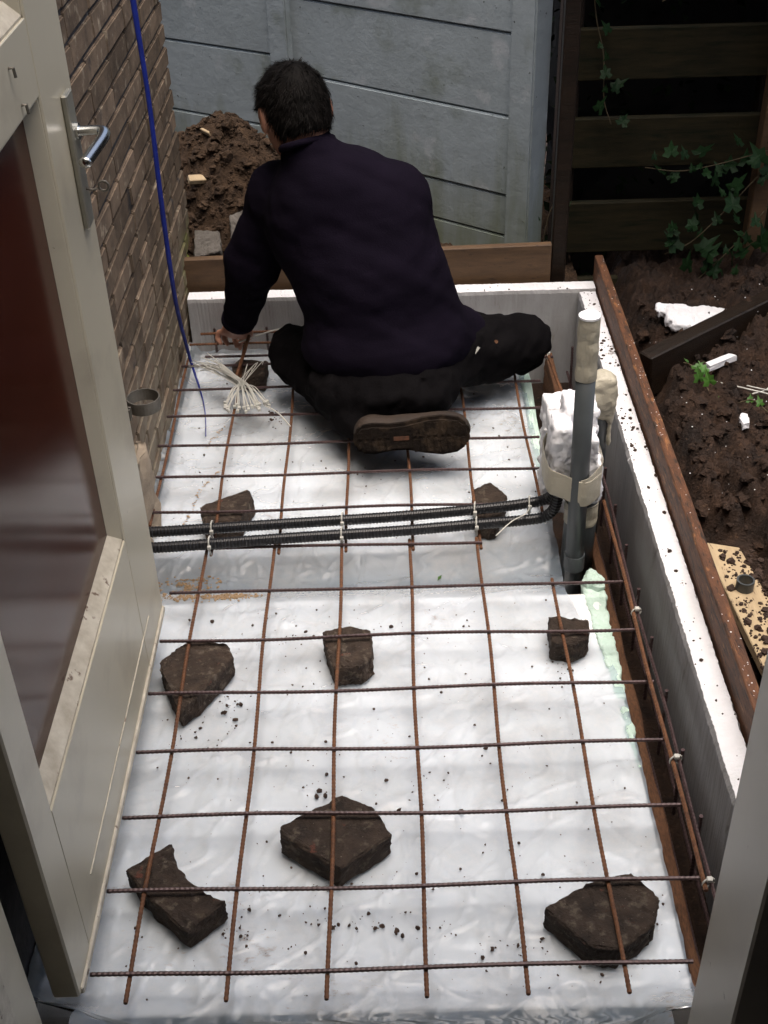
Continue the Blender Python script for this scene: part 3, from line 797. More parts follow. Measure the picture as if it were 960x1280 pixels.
setp(o, 'low foam filler added to lighten the film dip between the floor boards', 'foam board')
# torn green foam edge
B = SDF((0.42, 0.38, -0.13), (0.53, 1.04, -0.03), .003)
for k in range(30):
    y = 0.44 + 0.018 * k; t = k / 29
    B.box((0.478 - .030 * t, y, -.095), (0.485 + .010 * t + rng.uniform(-.0025, .0025), y + .02, -.061 + rng.uniform(-.002, .003)), .003, .006)
B.wrinkle(.005, 28, 15).wrinkle(.0018, 170, 16)
o = link('torn_foam_edge', B.mesh('torn_foam_edge', 0), M['mint'])
setp(o, 'torn mint green foam edge right of the front floor board', 'foam piece')

def film_z(x, y):
    z = FB + 0.003
    gap = sstep(0.944, 1.0, y) * sstep(1.107, 1.03, y)
    z -= 0.016 * gap
    z -= 0.035 * sstep(-0.028, -0.13, y)
    n1 = fbm(x * 1.0 + 0.4 * y, y * 2.2 - 0.8 * x, 3.0, 11.0, 3)
    rid = (1 - min(1, abs(n1) * 11)) ** 2
    n2 = fbm(x * 2.5 - 0.9 * y, y * 0.8 + x, 4.0, 17.0, 3)
    rid2 = (1 - min(1, abs(n2) * 12)) ** 2
    n3 = fbm(x * 1.4 + 1.1 * y, y * 0.5 - 0.4 * x, 7.0, 27.0, 2)
    rid3 = max(0.0, 1 - abs(n3) * 16)
    z += 0.0042 * rid + 0.0036 * rid2 + 0.0020 * rid3 + 0.0010 * (fbm(x, y, 9, 21.0, 2) + .6)
    # curled up along the brick wall and door side
    z += 0.035 * sstep(-0.50, -0.535, x) * (0.6 + fbm(y, 0, 9, 3.3))
    if y < 0.02:
        z += 0.010 * sstep(-0.02, -0.1, y) * abs(fbm(x * 1.0, y * 2, 5, 31.0, 2)) * 2
        z += 0.13 * sstep(-0.36, -0.50, x) * sstep(0.0, -0.09, y)
        z += 0.06 * sstep(0.38, 0.44, x) * sstep(0.0, -0.09, y)
    return z
nx, ny = 200, 430
fx0, fy0, fy1 = -0.545, -0.16, 2.075
V = []
for j in range(ny):
    y = fy0 + (fy1 - fy0) * j / (ny - 1)
    xr = 0.487 - 0.075 * sstep(0.62, 0.98, y) - 0.0 * y
    if y > 1.0: xr = 0.412
    xr += 0.006 * fbm(y, 0, 14, 41)
    if y < -0.06: xr = min(xr, 0.436)
    xl = fx0 if y > -0.05 else -0.450
    for i in range(nx):
        x = xl + (xr - xl) * i / (nx - 1)
        V.append((x, y, film_z(x, y)))
F = [(j*nx+i, j*nx+i+1, (j+1)*nx+i+1, (j+1)*nx+i) for j in range(ny-1) for i in range(nx-1)]
fo = link('plastic_film', mesh_from('plastic_film', V, F, True), M['film'])
setp(fo, 'clear crinkled plastic film spread over the white floor boards', 'plastic film')

# ------------------------------------------------------------------ reinforcement mats
def bar(name, a, b, r, mat, parent, wob=0.0026, ribs=True, path=None):
    a, b = Vector(a), Vector(b)
    L = (b - a).length; step = 0.0042 if ribs else 0.03
    n = max(2, int(L / step))
    sx, sy = random.uniform(0, 6), random.uniform(0, 6)
    P = []
    for i in range(n + 1):
        t = i / n; p = a.lerp(b, t)
        p = p + Vector((math.sin(t * L * 9 + sx), math.sin(t * L * 7 + sx * 2), math.sin(t * L * 8 + sy))) * wob * min(1, 4 * t * (1 - t) + .2)
        P.append(p)
    mb = MB(); mb.tube(P, (lambda i: r * (1.10 if i % 2 else 0.90)) if ribs else r, 7)
    return mb.build(name, mat, parent, smooth=not ribs)

BX = [-0.372, -0.222, -0.073, 0.075, 0.224, 0.373]
BXf = [-0.375, -0.225, -0.075, 0.075, 0.225, 0.375]
mat1 = empty('rebar_mat', (0, 0.45, 0), 'front rusty steel reinforcement mat lying on broken pavers', 'rebar mat', 'steel reinforcement mats')
for i, x in enumerate(BXf):
    bar('lengthwise_bar', (x, -0.045, -0.0035), (x, (1.075 if i < 5 else 0.925), -0.0035), 0.0036, M['rust'], mat1)
for j in range(7):
    xe = [0.478, 0.528, 0.527, 0.522, 0.530, 0.529, 0.531][j]
    bar('cross_bar', (-0.436, 0.15 * j, 0.0036), (xe, 0.15 * j, 0.0036), 0.0036, M['steel'], mat1)
mat2 = empty('rebar_mat', (0, 1.5, 0), 'rear rusty steel reinforcement mat that the man sits on', 'rebar mat', 'steel reinforcement mats')
for i, x in enumerate([-0.523] + BX):
    bar('lengthwise_bar', (x + .008, 1.035 if 0 < i < 6 else 1.15, -0.0035), (x, 2.0 if i else 1.93, -0.0035), 0.0036, M['rust'], mat2)
for y, xa, xb in ((1.052, -0.52, 0.235), (1.193, -0.55, 0.41), (1.336, -0.55, 0.405), (1.474, -0.55, 0.408), (1.612, -0.545, 0.43), (1.748, -0.54, 0.44), (1.877, -0.535, 0.49)):
    bar('cross_bar', (xa, y, 0.0036), (xb, y - .004, 0.0036), 0.0036, M['steel'], mat2)

cage = empty('edge_cage', (0.53, 0.6, -0.1), 'long rusty bar cage standing in the trench beside the right upstand', 'rebar cage', 'edge beam cages')
bar('top_bar', (0.523, 0.12, 0.0115), (0.523, 1.18, 0.0115), 0.0042, M['rust'], cage)
bar('top_bar', (0.535, 0.10, 0.0115), (0.535, 1.62, 0.004), 0.0036, M['steel'], cage)
bar('bottom_bar', (0.522, 0.05, -0.13), (0.522, 2.02, -0.13), 0.0036, M['steel'], cage)
bar('bottom_bar', (0.555, 0.05, -0.13), (0.555, 2.02, -0.13), 0.0036, M['steel'], cage)
for k in range(13):
    y = 0.105 + 0.148 * k
    bar('stirrup', (0.544, y, -0.14), (0.543, y + .004, 0.026), 0.0036, M['steel'], cage, wob=0.0005)
cage2 = empty('edge_cage', (0, 2.03, -0.1), 'rusty bar cage across the back in front of the foam upstand', 'rebar cage', 'edge beam cages')
bar('top_bar', (-0.50, 2.045, 0.012), (0.43, 2.045, 0.018), 0.004, M['rust'], cage2)
bar('top_bar', (-0.53, 2.015, -0.005), (0.45, 2.02, -0.002), 0.0036, M['rust'], cage2)
bar('bottom_bar', (-0.48, 1.955, -0.012), (0.30, 1.965, -0.006), 0.0036, M['steel'], cage2)
for k in range(7):
    x = -0.46 + 0.15 * k
    bar('stirrup', (x, 2.052, -0.05), (x, 2.052, 0.026), 0.0036, M['steel'], cage2, wob=0.0003)
lb = bar('loose_tie_bar', (-0.375, 1.80, 0.012), (-0.352, 2.03, 0.035), 0.005, M['rust'], None, ribs=False)
setp(lb, 'short rusty bar end standing by the man\'s hand', 'steel bar')
lb = bar('corner_bar', (0.452, 2.02, 0.03), (0.500, 1.70, -0.02), 0.0045, M['rust'], None, ribs=False)
setp(lb, 'short rusty corner bar beside the man\'s right knee', 'steel bar')

# ------------------------------------------------------------------ broken pavers under the mats
def paver(poly, label, top=-0.0085, th=0.050, matn='stone', seed=0, shrink=0.0, tilt=None, name='broken_paver', cat='paver', group=None):
    cx = sum(p[0] for p in poly) / len(poly); cy = sum(p[1] for p in poly) / len(poly)
    area = sum(poly[i][0]*poly[(i+1) % len(poly)][1] - poly[(i+1) % len(poly)][0]*poly[i][1] for i in range(len(poly)))
    if area < 0: poly = poly[::-1]
    loc = [((x - cx), (y - cy)) for x, y in poly]
    mb = MB(); mb.prism(loc, 'z', -th, 0)
    o = mb.build(name, M[matn], bevel=0.0035, segs=1, sub=8, nz=0.0034, nscale=55, seed=seed, loc=(cx, cy, top), grit=0.0024)
    o.rotation_euler = tilt if tilt else (random.uniform(-.03, .03), random.uniform(-.03, .03), 0)
    return setp(o, label, cat, group)
G = 'broken pavers propping the mats'
paver([(-0.369, 0.770), (-0.30, 0.752), (-0.285, 0.705), (-0.345, 0.60), (-0.375, 0.566), (-0.418, 0.660), (-0.433, 0.705), (-0.40, 0.745)], 'large wedge shaped broken paver by the door\'s free corner', seed=1, group=G)
paver([(-0.110, 0.785), (-0.066, 0.800), (-0.010, 0.785), (-0.008, 0.700), (-0.030, 0.672), (-0.083, 0.672), (-0.10, 0.73)], 'square-topped broken paver in the middle of the front mat', seed=2, group=G)
paver([(0.355, 0.815), (0.435, 0.797), (0.427, 0.742), (0.396, 0.718), (0.350, 0.733)], 'small broken paver near the grey pipe and torn green foam', seed=3, group=G)
paver([(-0.060, 0.355), (-0.001, 0.320), (0.026, 0.262), (-0.062, 0.192), (-0.165, 0.265), (-0.162, 0.285)], 'diamond shaped broken paver, biggest in the front centre', seed=4, group=G)
paver([(-0.418, 0.205), (-0.348, 0.255), (-0.336, 0.215), (-0.30, 0.168), (-0.243, 0.135), (-0.302, 0.080), (-0.375, 0.150)], 'long broken paver with a bite out of its side, front left', seed=5, group=G)
paver([(0.266, 0.110), (0.340, 0.155), (0.418, 0.175), (0.452, 0.122), (0.432, 0.072), (0.372, 0.030), (0.325, 0.040)], 'broad dark broken paver at the front right near the jamb', seed=6, group=G)
paver([(-0.411, 1.232), (-0.305, 1.295), (-0.288, 1.262), (-0.312, 1.170), (-0.393, 1.160)], 'broken paver under the conduits on the brick wall side', seed=7, group=G)
paver([(0.227, 1.264), (0.273, 1.298), (0.310, 1.245), (0.277, 1.135), (0.233, 1.140)], 'narrow broken paver under the conduits near the grey pipe', seed=8, group=G)
paver([(-0.400, 1.893), (-0.38, 1.930), (-0.301, 1.919), (-0.304, 1.835), (-0.362, 1.828)], 'dark broken paver under the cable tie bundle', seed=9, group=G)
paver([(0.14, 1.56), (0.24, 1.60), (0.30, 1.66), (0.2, 1.74), (0.10, 1.68)], 'broken paver under the mat beneath the man\'s thigh', seed=12, group=G) if False else None
zp = pile_z(-0.36, 2.27)
paver([(-0.405, 2.22), (-0.33, 2.23), (-0.31, 2.30), (-0.35, 2.34), (-0.42, 2.31)], 'grey cobble half buried in the soil pile beside the sleeve', top=zp + 0.05, th=0.07, matn='greystone', seed=10, tilt=(0.75, 0.1, 0), name='cobble', cat='stone', group='cobbles in the soil pile')
zp = pile_z(-0.48, 2.25)
paver([(-0.53, 2.21), (-0.45, 2.21), (-0.44, 2.28), (-0.51, 2.30)], 'grey cobble low in the soil pile beside the brick corner', top=zp + 0.035, th=0.06, matn='greystone', seed=11, tilt=(0.6, -0.15, 0.2), name='cobble', cat='stone', group='cobbles in the soil pile')
for (x, y, L, W_, rz, lab) in ((-0.515, 2.40, 0.055, 0.03, 0.5, 'pale yellow wood scrap sticking out of the soil pile'), (-0.49, 2.52, 0.04, 0.012, -0.8, 'thin wood splinter on top of the soil pile')):
    o = MB().prism([(-L/2, -W_/2), (L/2, -W_/2 + .004), (L/2 - .006, W_/2), (-L/2 + .003, W_/2 - .003)], 'z', -.008, .008).build('wood_scrap', M['palewood'], bevel=.002, loc=(x, y, pile_z(x, y) + .018))
    o.rotation_euler = (0.4, 0.2, rz); setp(o, lab, 'wood scrap')

# ------------------------------------------------------------------ conduits with cable ties
def conduit(pts, label):
    P0 = smooth_path(pts, 14)
    # resample evenly at 2 mm
    d = [0]
    for i in range(1, len(P0)): d.append(d[-1] + (P0[i] - P0[i-1]).length)
    n = int(d[-1] / 0.0019); P = []; k = 0
    for i in range(n):
        t = d[-1] * i / (n - 1)
        while k < len(d) - 2 and d[k + 1] < t: k += 1
        f = (t - d[k]) / max(1e-9, d[k+1] - d[k]); P.append(P0[k].lerp(P0[k+1], f))
    pr = (0.0114, 0.0127, 0.0127, 0.0114)
    mb = MB(); mb.tube(P, lambda i: pr[i % 4], 14)
    o = mb.build('corrugated_conduit', M['conduit'], smooth=False)
    return setp(o, label, 'conduit', 'black corrugated conduits')
conduit([(-0.60, 1.090, 0.021), (-0.45, 1.096, 0.021), (-0.2, 1.112, 0.021), (0.05, 1.128, 0.021), (0.25, 1.150, 0.021), (0.34, 1.162, 0.023), (0.385, 1.160, 0.035), (0.408, 1.150, 0.07), (0.412, 1.145, 0.14)],
        'rear black corrugated conduit, the one nearer the man')
conduit([(-0.60, 1.034, 0.021), (-0.45, 1.038, 0.021), (-0.2, 1.058, 0.021), (0.05, 1.074, 0.021), (0.25, 1.094, 0.021), (0.335, 1.102, 0.021), (0.378, 1.102, 0.030), (0.400, 1.100, 0.062), (0.404, 1.100, 0.14)],
        'front black corrugated conduit, the one nearer the camera')
def yline(pts, x):
    for (a, b) in zip(pts, pts[1:]):
        if a[0] <= x <= b[0]: return a[1] + (b[1] - a[1]) * (x - a[0]) / (b[0] - a[0])
cr = [(-0.60, 1.090), (-0.45, 1.096), (-0.2, 1.112), (0.05, 1.128), (0.25, 1.150), (0.36, 1.166)]
cf = [(-0.60, 1.034), (-0.45, 1.038), (-0.2, 1.058), (0.05, 1.074), (0.25, 1.094), (0.345, 1.104)]
def tie_loop(x, line, label, tail=None):
    y = yline(line, x)
    t = empty('cable_tie', (x, y, 0.0), label, 'cable tie', 'cable ties on the conduits')
    pth = [(x + .0012 * math.sin(a * 2), y + 0.0150 * math.sin(a), 0.0165 + 0.0235 * math.cos(a)) for a in [2 * math.pi * k / 20 for k in range(21)]]
    MB().tube(pth, 0.0019, 6).build('strap', M['nylon'], t, smooth=True)
    MB().box((x - .004, y - .0195, 0.018), (x + .004, y - .0125, 0.027)).build('tie_head', M['nylon'], t, bevel=.001)
    if tail:
        MB().tube(smooth_path([(x, y - .016, 0.024)] + tail, 6), 0.0018, 6, flat=.6).build('tail', M['nylon'], t, smooth=True)
tie_loop(-0.3650, cr, 'white cable tie on the rear conduit at its brick wall end')
tie_loop(-0.3640, cf, 'white cable tie on the front conduit at its brick wall end')
tie_loop(-0.0740, cr, 'white cable tie on the rear conduit at its middle')
tie_loop(-0.0740, cf, 'white cable tie on the front conduit at its middle')
tie_loop(0.2250, cr, 'white cable tie on the rear conduit over the narrow paver')
tie_loop(0.2250, cf, 'white cable tie on the front conduit over the narrow paver')
tie_loop(0.3500, cr, 'long tailed white cable tie on the rear conduit by the grey pipe', [(0.335, 1.10, 0.04), (0.30, 1.06, 0.05), (0.262, 1.02, 0.042)])

def small_tie(p, ax, label, r_=0.008):
    t = empty('cable_tie', p, label, 'cable tie', 'cable ties on the bars')
    p = Vector(p)
    pth = []
    for k in range(15):
        a = 2 * math.pi * k / 14
        pth.append(p + (Vector((math.cos(a), 0.3 * math.cos(a), math.sin(a))) if ax == 'y' else Vector((0.3 * math.cos(a), math.cos(a), math.sin(a)))) * r_)
    MB().tube(pth, 0.0018, 6).build('strap', M['nylon'], t, smooth=True)
    MB().box(p + Vector((-.004, -.006, .006)), p + Vector((.005, .003, .013))).build('tie_head', M['nylon'], t, bevel=.001)
small_tie((0.530, 0.795, 0.010), 'y', 'white cable tie on the edge bars nearest the torn green foam', 0.010)
small_tie((0.530, 0.395, 0.012), 'y', 'white cable tie on the edge bars midway along the trench', 0.011)
small_tie((0.530, 0.135, 0.012), 'y', 'white cable tie on the edge bars nearest the jamb', 0.010)
small_tie((0.476, 1.875, 0.006), 'x', 'white cable tie on the mat end by the right knee', 0.009)
small_tie((-0.523, 1.93, 0.0), 'x', 'white cable tie at the mat corner beside the brick wall', 0.009)

# bundle of loose ties
bd = empty('cable_tie_bundle', (-0.36, 1.74, 0.01), 'fanned bundle of white cable ties lying on the mat', 'cable ties')
c0 = Vector((-0.353, 1.725, 0.022))
for i in range(34):
    fa = rng.uniform(-0.95, 0.28) - 0.5            # direction of the heads (towards the camera and right)
    L1 = rng.uniform(0.085, 0.115); L2 = rng.uniform(0.13, 0.20)
    h = Vector((math.cos(fa - 0.55), math.sin(fa - 0.55), 0))
    tdir = Vector((-math.cos(fa * 0.35 - 0.45), -math.sin(fa * 0.35 - 0.55), 0)).normalized() if i > 4 else Vector((rng.uniform(-.1, .5), 1, 0)).normalized()
    pc = c0 + Vector((rng.uniform(-.008, .008), rng.uniform(-.008, .008), rng.uniform(0, .018)))
    a = pc + h * L1; a.z = rng.uniform(.010, .02); e = pc + tdir * L2 * (1 if i > 4 else .5); e.z = rng.uniform(.012, .05)
    t = MB().tube(smooth_path([a, pc + h * L1 * .5 + Vector((0, 0, .006)), pc, pc + tdir * L2 * .5 + Vector((0, 0, .01)), e], 4), 0.0013, 5, flat=.5)
    q = t.build('cable_tie', M['nylon'], bd, smooth=True)
    hd = MB().box((-.003, -.0035, -.003), (.004, .0035, .0035), Matrix.Translation(a) @ Matrix.Rotation(fa - .55, 4, 'Z'))
    hd.build('tie_head', M['nylon'], q)
o = MB().tube(smooth_path([(-0.29, 1.645, 0.012), (-0.25, 1.60, 0.014), (-0.215, 1.54, 0.010)], 6), 0.0018, 5).build('cable_tie', M['nylon']); setp(o, 'single white cable tie lying loose beside the fanned bundle', 'cable tie')
o = MB().tube(smooth_path([(-0.385, 1.985, 0.015), (-0.33, 1.985, 0.035), (-0.27, 1.99, 0.05), (-0.20, 1.985, 0.06)], 6), 0.0022, 5).build('cable_tie', M['nylon'], smooth=True); setp(o, 'white cable tie held between the man\'s hand and his knee', 'cable tie')

# ------------------------------------------------------------------ pipes, taped foam block
pp = empty('grey_pipe', (0.436, 1.022, -0.1), 'tall slim grey pipe with cream tape over its top', 'pipe')
def lean(t): return Vector((0.438 - 0.010 * t, 1.022, -0.12 + 0.684 * t))
MB().tube([lean(0), lean(0.5), lean(0.81)], 0.0200, 24).build('pipe', M['pvc'], pp, smooth=True)
P = [lean(0.80 + 0.20 * k / 8) for k in range(9)]
MB().tube(P, lambda i: 0.0212 + 0.0008 * math.sin(i * 2.2), 18).build('tape_wrap', M['tape'], pp, smooth=False, sub=1, nz=0.0012, nscale=60)
MB().tube([lean(0.998), lean(1.004)], 0.0215, 18).build('tape_cap', M['bead'], pp)
MB().tube([lean(0.10), lean(0.155)], 0.0225, 24).build('socket', M['pvc'], pp, smooth=False)
p2 = empty('taped_pipe', (0.458, 1.105, -0.1), 'wide grey pipe under the foam block with a ring of cream tape', 'pipe')
MB().tube([(0.455, 1.105, -0.18), (0.458, 1.105, 0.0), (0.461, 1.11, 0.128)], 0.036, 24).build('pipe', M['pvc'], p2, smooth=True)
MB().tube([(0.458, 1.105, 0.018 + .009 * k) for k in range(7)], lambda i: 0.0373 + .0006 * math.sin(i * 2), 24).build('tape_wrap', M['tape'], p2, sub=1, nz=.0015, nscale=50)
p3 = empty('taped_riser', (0.50, 1.225, -0.1), 'short grey riser with crumpled cream tape beside the white upstand', 'pipe')
MB().tube([(0.497, 1.225, -0.16), (0.500, 1.222, 0.2), (0.503, 1.22, 0.30)], 0.025, 20).build('riser', M['pvc'], p3, smooth=True)
B = SDF((0.45, 1.16, 0.10), (0.56, 1.28, 0.36), .0035)
B.cap((0.501, 1.221, 0.235), (0.503, 1.22, 0.305), .0275, .0275, .004).box((0.476, 1.193, 0.25), (0.530, 1.247, 0.318), .01, .01).cap((0.525, 1.205, .15), (0.524, 1.205, .29), .004, .008, .012).cap((0.482, 1.195, .20), (0.480, 1.196, .27), .003, .007, .012).wrinkle(.004, 55, 31).wrinkle(.0018, 140, 32)
link('tape_wrap', B.mesh('tape_wrap', 1), M['tape'], p3)
bl = empty('foam_block', (0.42, 1.12, 0.12), 'torn white foam block taped to the slim grey pipe', 'foam block')
B = SDF((0.34, 1.02, 0.06), (0.53, 1.25, 0.36), .004)
B.box((0.380, 1.048, 0.128), (0.474, 1.18, 0.262), .006).box((0.378, 1.05, 0.22), (0.42, 1.12, 0.290), .006, .01).box((0.41, 1.10, 0.22), (0.480, 1.20, 0.300), .006, .01).box((0.46, 1.05, .10), (.489, 1.12, .2), .006, .01).wrinkle(.0026, 38, 11).wrinkle(.003, 120, 12).wrinkle(.0025, 300, 17)
link('torn_block', B.mesh('torn_block', 0), M['eps'], bl)
def band(zc, w_, tilt):
    pth = [(0.370, 1.046), (0.384, 1.034), (0.418, 1.012), (0.430, 1.0005), (0.446, 1.0005), (0.458, 1.012), (0.482, 1.037), (0.488, 1.048), (0.490, 1.12), (0.486, 1.200), (0.43, 1.204), (0.372, 1.20), (0.368, 1.12)]
    V = []; n = len(pth)
    for i, (x, y) in enumerate(pth):
        zz = zc + tilt * (x - 0.43) + rng.uniform(-.003, .003)
        for q in (-1, -.33, .33, 1): V.append((x + rng.uniform(-.0012, .0012), y + rng.uniform(-.0012, .0012), zz + w_ * q / 2 + rng.uniform(-.002, .002)))
    F = [(i*4+q, ((i+1) % n)*4+q, ((i+1) % n)*4+q+1, i*4+q+1) for i in range(n) for q in range(3)]
    o = link('tape_band', mesh_from('tape_band', V, F, True), M['tape'], bl)
    md = o.modifiers.new('s', 'SOLIDIFY'); md.thickness = 0.0008
    md = o.modifiers.new('u', 'SUBSURF'); md.levels = 1; md.render_levels = 1
band(0.160, 0.066, -0.10); band(0.178, 0.030, 0.30)
B = SDF((0.34, 1.18, -0.09), (0.52, 1.40, 0.30), .004)
B.box((0.385, 1.225, -0.06), (0.452, 1.30, 0.235), .006).box((0.40, 1.29, -.06), (.445, 1.345, .17), .006, .01).wrinkle(.005, 45, 13).wrinkle(.003, 140, 14)
o = link('foam_chunk', B.mesh('foam_chunk', 0), M['eps']); setp(o, 'rough white foam chunk behind the taped block', 'foam block')
# mint green lump at the foot of the slim pipe
o = MB().prism([(0.448, 0.955), (0.49, 0.94), (0.502, 0.975), (0.488, 1.0), (0.462, 1.005)], 'z', -0.10, -0.04).build('foam_lump', M['mint'], bevel=.008, sub=4, nz=.008, nscale=45); setp(o, 'mint green foam lump at the foot of the grey pipe', 'foam piece')

# ------------------------------------------------------------------ blue strap down the wall
pts = [(-0.515, 1.80, 1.35), (-0.512, 1.80, 0.99), (-0.508, 1.80, 0.75), (-0.512, 1.80, 0.50), (-0.515, 1.82, 0.24), (-0.517, 1.90, 0.05), (-0.505, 1.90, -0.035), (-0.475, 1.80, -0.052), (-0.455, 1.70, -0.053), (-0.443, 1.60, -0.052)]
P = smooth_path(pts, 14); n = len(P); V = []; F = []
for i, p in enumerate(P):
    t = i / (n - 1)
    wd = 0.019 * (1 - t) ** 1.5 + 0.003
    ang = 0.5 + 0.5 * math.sin(t * 9)
    V += [p - Vector((math.cos(ang), math.sin(ang) * .5, 0)) * wd / 2, p + Vector((math.cos(ang), math.sin(ang) * .5, 0)) * wd / 2]
    if i: F.append((2*i-2, 2*i-1, 2*i+1, 2*i))
o = link('blue_strap', mesh_from('blue_strap', V, F, True), M['blue']); md = o.modifiers.new('s', 'SOLIDIFY'); md.thickness = 0.0022
setp(o, 'blue strap hanging down the brick wall to the floor', 'strap')

# ------------------------------------------------------------------ right side: plank, ring, beam, scraps
pk = MB().prism([(0.745, 1.125), (0.825, 1.10), (0.885, 0.55), (0.79, 0.55)][::-1], 'z', -0.095, -0.070).build('plank', M['palewood'], bevel=.002)
setp(pk, 'pale wooden plank lying in the soil beside the form board', 'plank')
o = MB().lathe([(0.0155, 0), (0.0195, 0), (0.0195, 0.024), (0.0155, 0.024)], (0.800, 0.955, -0.0695), 28, True).build('pipe_ring', M['pvc'], smooth=False); setp(o, 'short grey pipe offcut standing on the pale plank', 'pipe offcut')
sp = [(rng.uniform(0.77, 0.86), rng.uniform(0.62, 1.09), -0.070, rng.choice([.002, .003, .005, .009], p=[.4, .3, .2, .1])) for i in range(420)]
sp = [s for s in sp if not (abs(s[0] - .80) < .026 and abs(s[1] - .955) < .03)]
setp(lumps('plank_soil', sp, M['crumb'], sub=2), 'wet soil crumbs spilled on the pale plank', 'soil')
d = Vector((0.42, 0.26, 0.055)).normalized()
Mx = Matrix.Translation((0.715, 1.745, 0.035)) @ d.to_track_quat('X', 'Z').to_matrix().to_4x4()
bm_ = MB().box((0, -0.024, -0.085), (0.9, 0.024, 0.040), Mx).build('timber_beam', M['timber'], bevel=.004, sub=3, nz=.002, nscale=20); setp(bm_, 'dark wet timber beam slanting across the soil heap', 'beam')
B = SDF((-.12, -.08, -.05), (.18, .09, .05), .004)
B.box((-.055, -.028, -.016), (.13, .040, .012), .004).box((-.082, .004, -.016), (-.03, .040, .010), .004, .006).box((-.04, -.042, -.014), (.06, -.01, .010), .004, .006).wrinkle(.005, 70, 21).wrinkle(.0025, 190, 22)
o = link('foam_scrap', B.mesh('foam_scrap', 0), M['eps'], None, (0.865, 1.965, 0.065)); o.rotation_euler = (0.30, 0.05, -0.15); setp(o, 'jagged white foam scrap behind the dark beam', 'foam scrap')
o = MB().prism([(-.05, -.012), (.05, -.008), (.04, .012), (-.045, .01)], 'z', -.008, .008).build('foam_scrap', M['eps'], sub=2, nz=.003, nscale=80, loc=(0.92, 1.765, 0.035)); o.rotation_euler = (0, 0, 0.55); setp(o, 'thin white foam sliver under the front of the dark beam', 'foam scrap')
zz = soil_z(0.905, 1.455)
o = MB().prism([(-.008, -.025), (.008, -.02), (.012, .0), (.009, .025), (-.004, .022), (-.010, .0)], 'z', -.006, .01).build('foam_scrap', M['eps'], sub=2, nz=.005, nscale=90, loc=(0.905, 1.455, zz + .01)); setp(o, 'tiny white foam scrap in the middle of the soil heap', 'foam scrap')
for i, (a, m_, e, lab) in enumerate((((0.885, 1.655), (0.94, 1.60), (1.05, 1.56), 'thin bent white cable tie lying on the soil heap'),
                                     ((0.955, 1.63), (1.0, 1.59), (1.06, 1.54), 'straight white cable tie crossing another on the soil heap'),
                                     ((0.955, 1.575), (1.0, 1.605), (1.04, 1.66), 'white cable tie slanting up at the photo edge on the soil'))):
    P = [(x, y, soil_z(x, y) + 0.026) for x, y in (a, m_, e)]
    o = MB().tube(smooth_path(P, 8), 0.0020, 5).build('cable_tie', M['nylon'], smooth=True); setp(o, lab, 'cable tie', 'cable ties on the soil')
# white beads right of the trench, some standing in for wet glints
sp = [(rng.uniform(0.637, 0.656), rng.uniform(0.3, 2.15), 0.167, .0007 + .0014 * rng.random() ** 2) for i in range(190)]
for i in range(260):
    x, y = rng.uniform(0.68, 1.15), rng.uniform(0.6, 2.15); sp.append((x, y, soil_z(x, y) + .004, rng.uniform(.001, .0026)))
setp(lumps('foam_beads_and_glints', sp, M['bead'], jitter=.15), 'white foam beads and bead-shaped wet glints over board and soil', 'foam beads')
sp = []
for cy, s_, n in ((1.72, .06, 60), (1.35, .07, 60), (1.0, .2, 25), (2.0, .1, 25), (0.5, .25, 20)):
    for i in range(n): sp.append((rng.uniform(0.583, 0.63), rng.normal(cy, s_), 0.0985, rng.choice([.0012, .002, .003, .005], p=[.4, .3, .2, .1])))
for i in range(40): sp.append((rng.uniform(-.5, .57), rng.uniform(2.082, 2.13), 0.1035, rng.choice([.0012, .002, .003])))
setp(lumps('upstand_crumbs', sp, M['crumb']), 'soil crumbs on top of the white upstands', 'soil')

# ------------------------------------------------------------------ crumbs on the film
sp = []
def sprinkle(cx, cy, sx, sy, n, rmin=.0008, rmax=.004):
    for i in range(n):
        x, y = rng.normal(cx, sx), rng.normal(cy, sy)
        if -0.43 < x < 0.40 and -0.03 < y < 2.0: sp.append((x, y, film_z(x, y) + .001, rmin + (rmax - rmin) * rng.random() ** 2.5))
for i in range(420):
    x, y = rng.uniform(-.42, .47), rng.uniform(-.01, .92); sp.append((x, y, film_z(x, y) + .001, .0006 + .0026 * rng.random() ** 3))
for i in range(220):
    x, y = rng.uniform(-.5, .40), rng.uniform(1.12, 1.9); sp.append((x, y, film_z(x, y) + .001, .0006 + .003 * rng.random() ** 3))
for c in ((-.10, .40, .02, .04, 26, .001, .006), (.0, .115, .07, .012, 40, .001, .005), (-.28, .62, .012, .03, 26, .001, .006), (-.15, .8, .05, .06, 20, .001, .005),
          (-.25, .14, .05, .03, 26, .001, .004), (.22, .07, .03, .008, 20, .001, .005), (.36, .06, .06, .03, 30), (-.06, .2, .08, .03, 26), (-.27, 1.68, .015, .03, 20, .002, .007),
          (.0, .85, .2, .03, 20, .001, .005), (.38, .70, .04, .03, 20), (-.35, .55, .05, .03, 20), (-.23, .11, .02, .01, 16, .001, .005), (.07, .42, .08, .05, 24, .001, .005)):
    sprinkle(*c)
setp(lumps('film_crumbs', sp, M['crumb']), 'dark soil crumbs scattered over the plastic film', 'soil')
sp = []
for c in ((-.42, 1.02, .035, .012), (-.40, .965, .05, .010), (-.33, .96, .03, .006)):
    for i in range(130):
        x, y = rng.normal(c[0], c[2]), rng.normal(c[1], c[3]); sp.append((x, y, film_z(x, y) + .001, rng.uniform(.0012, .005)))
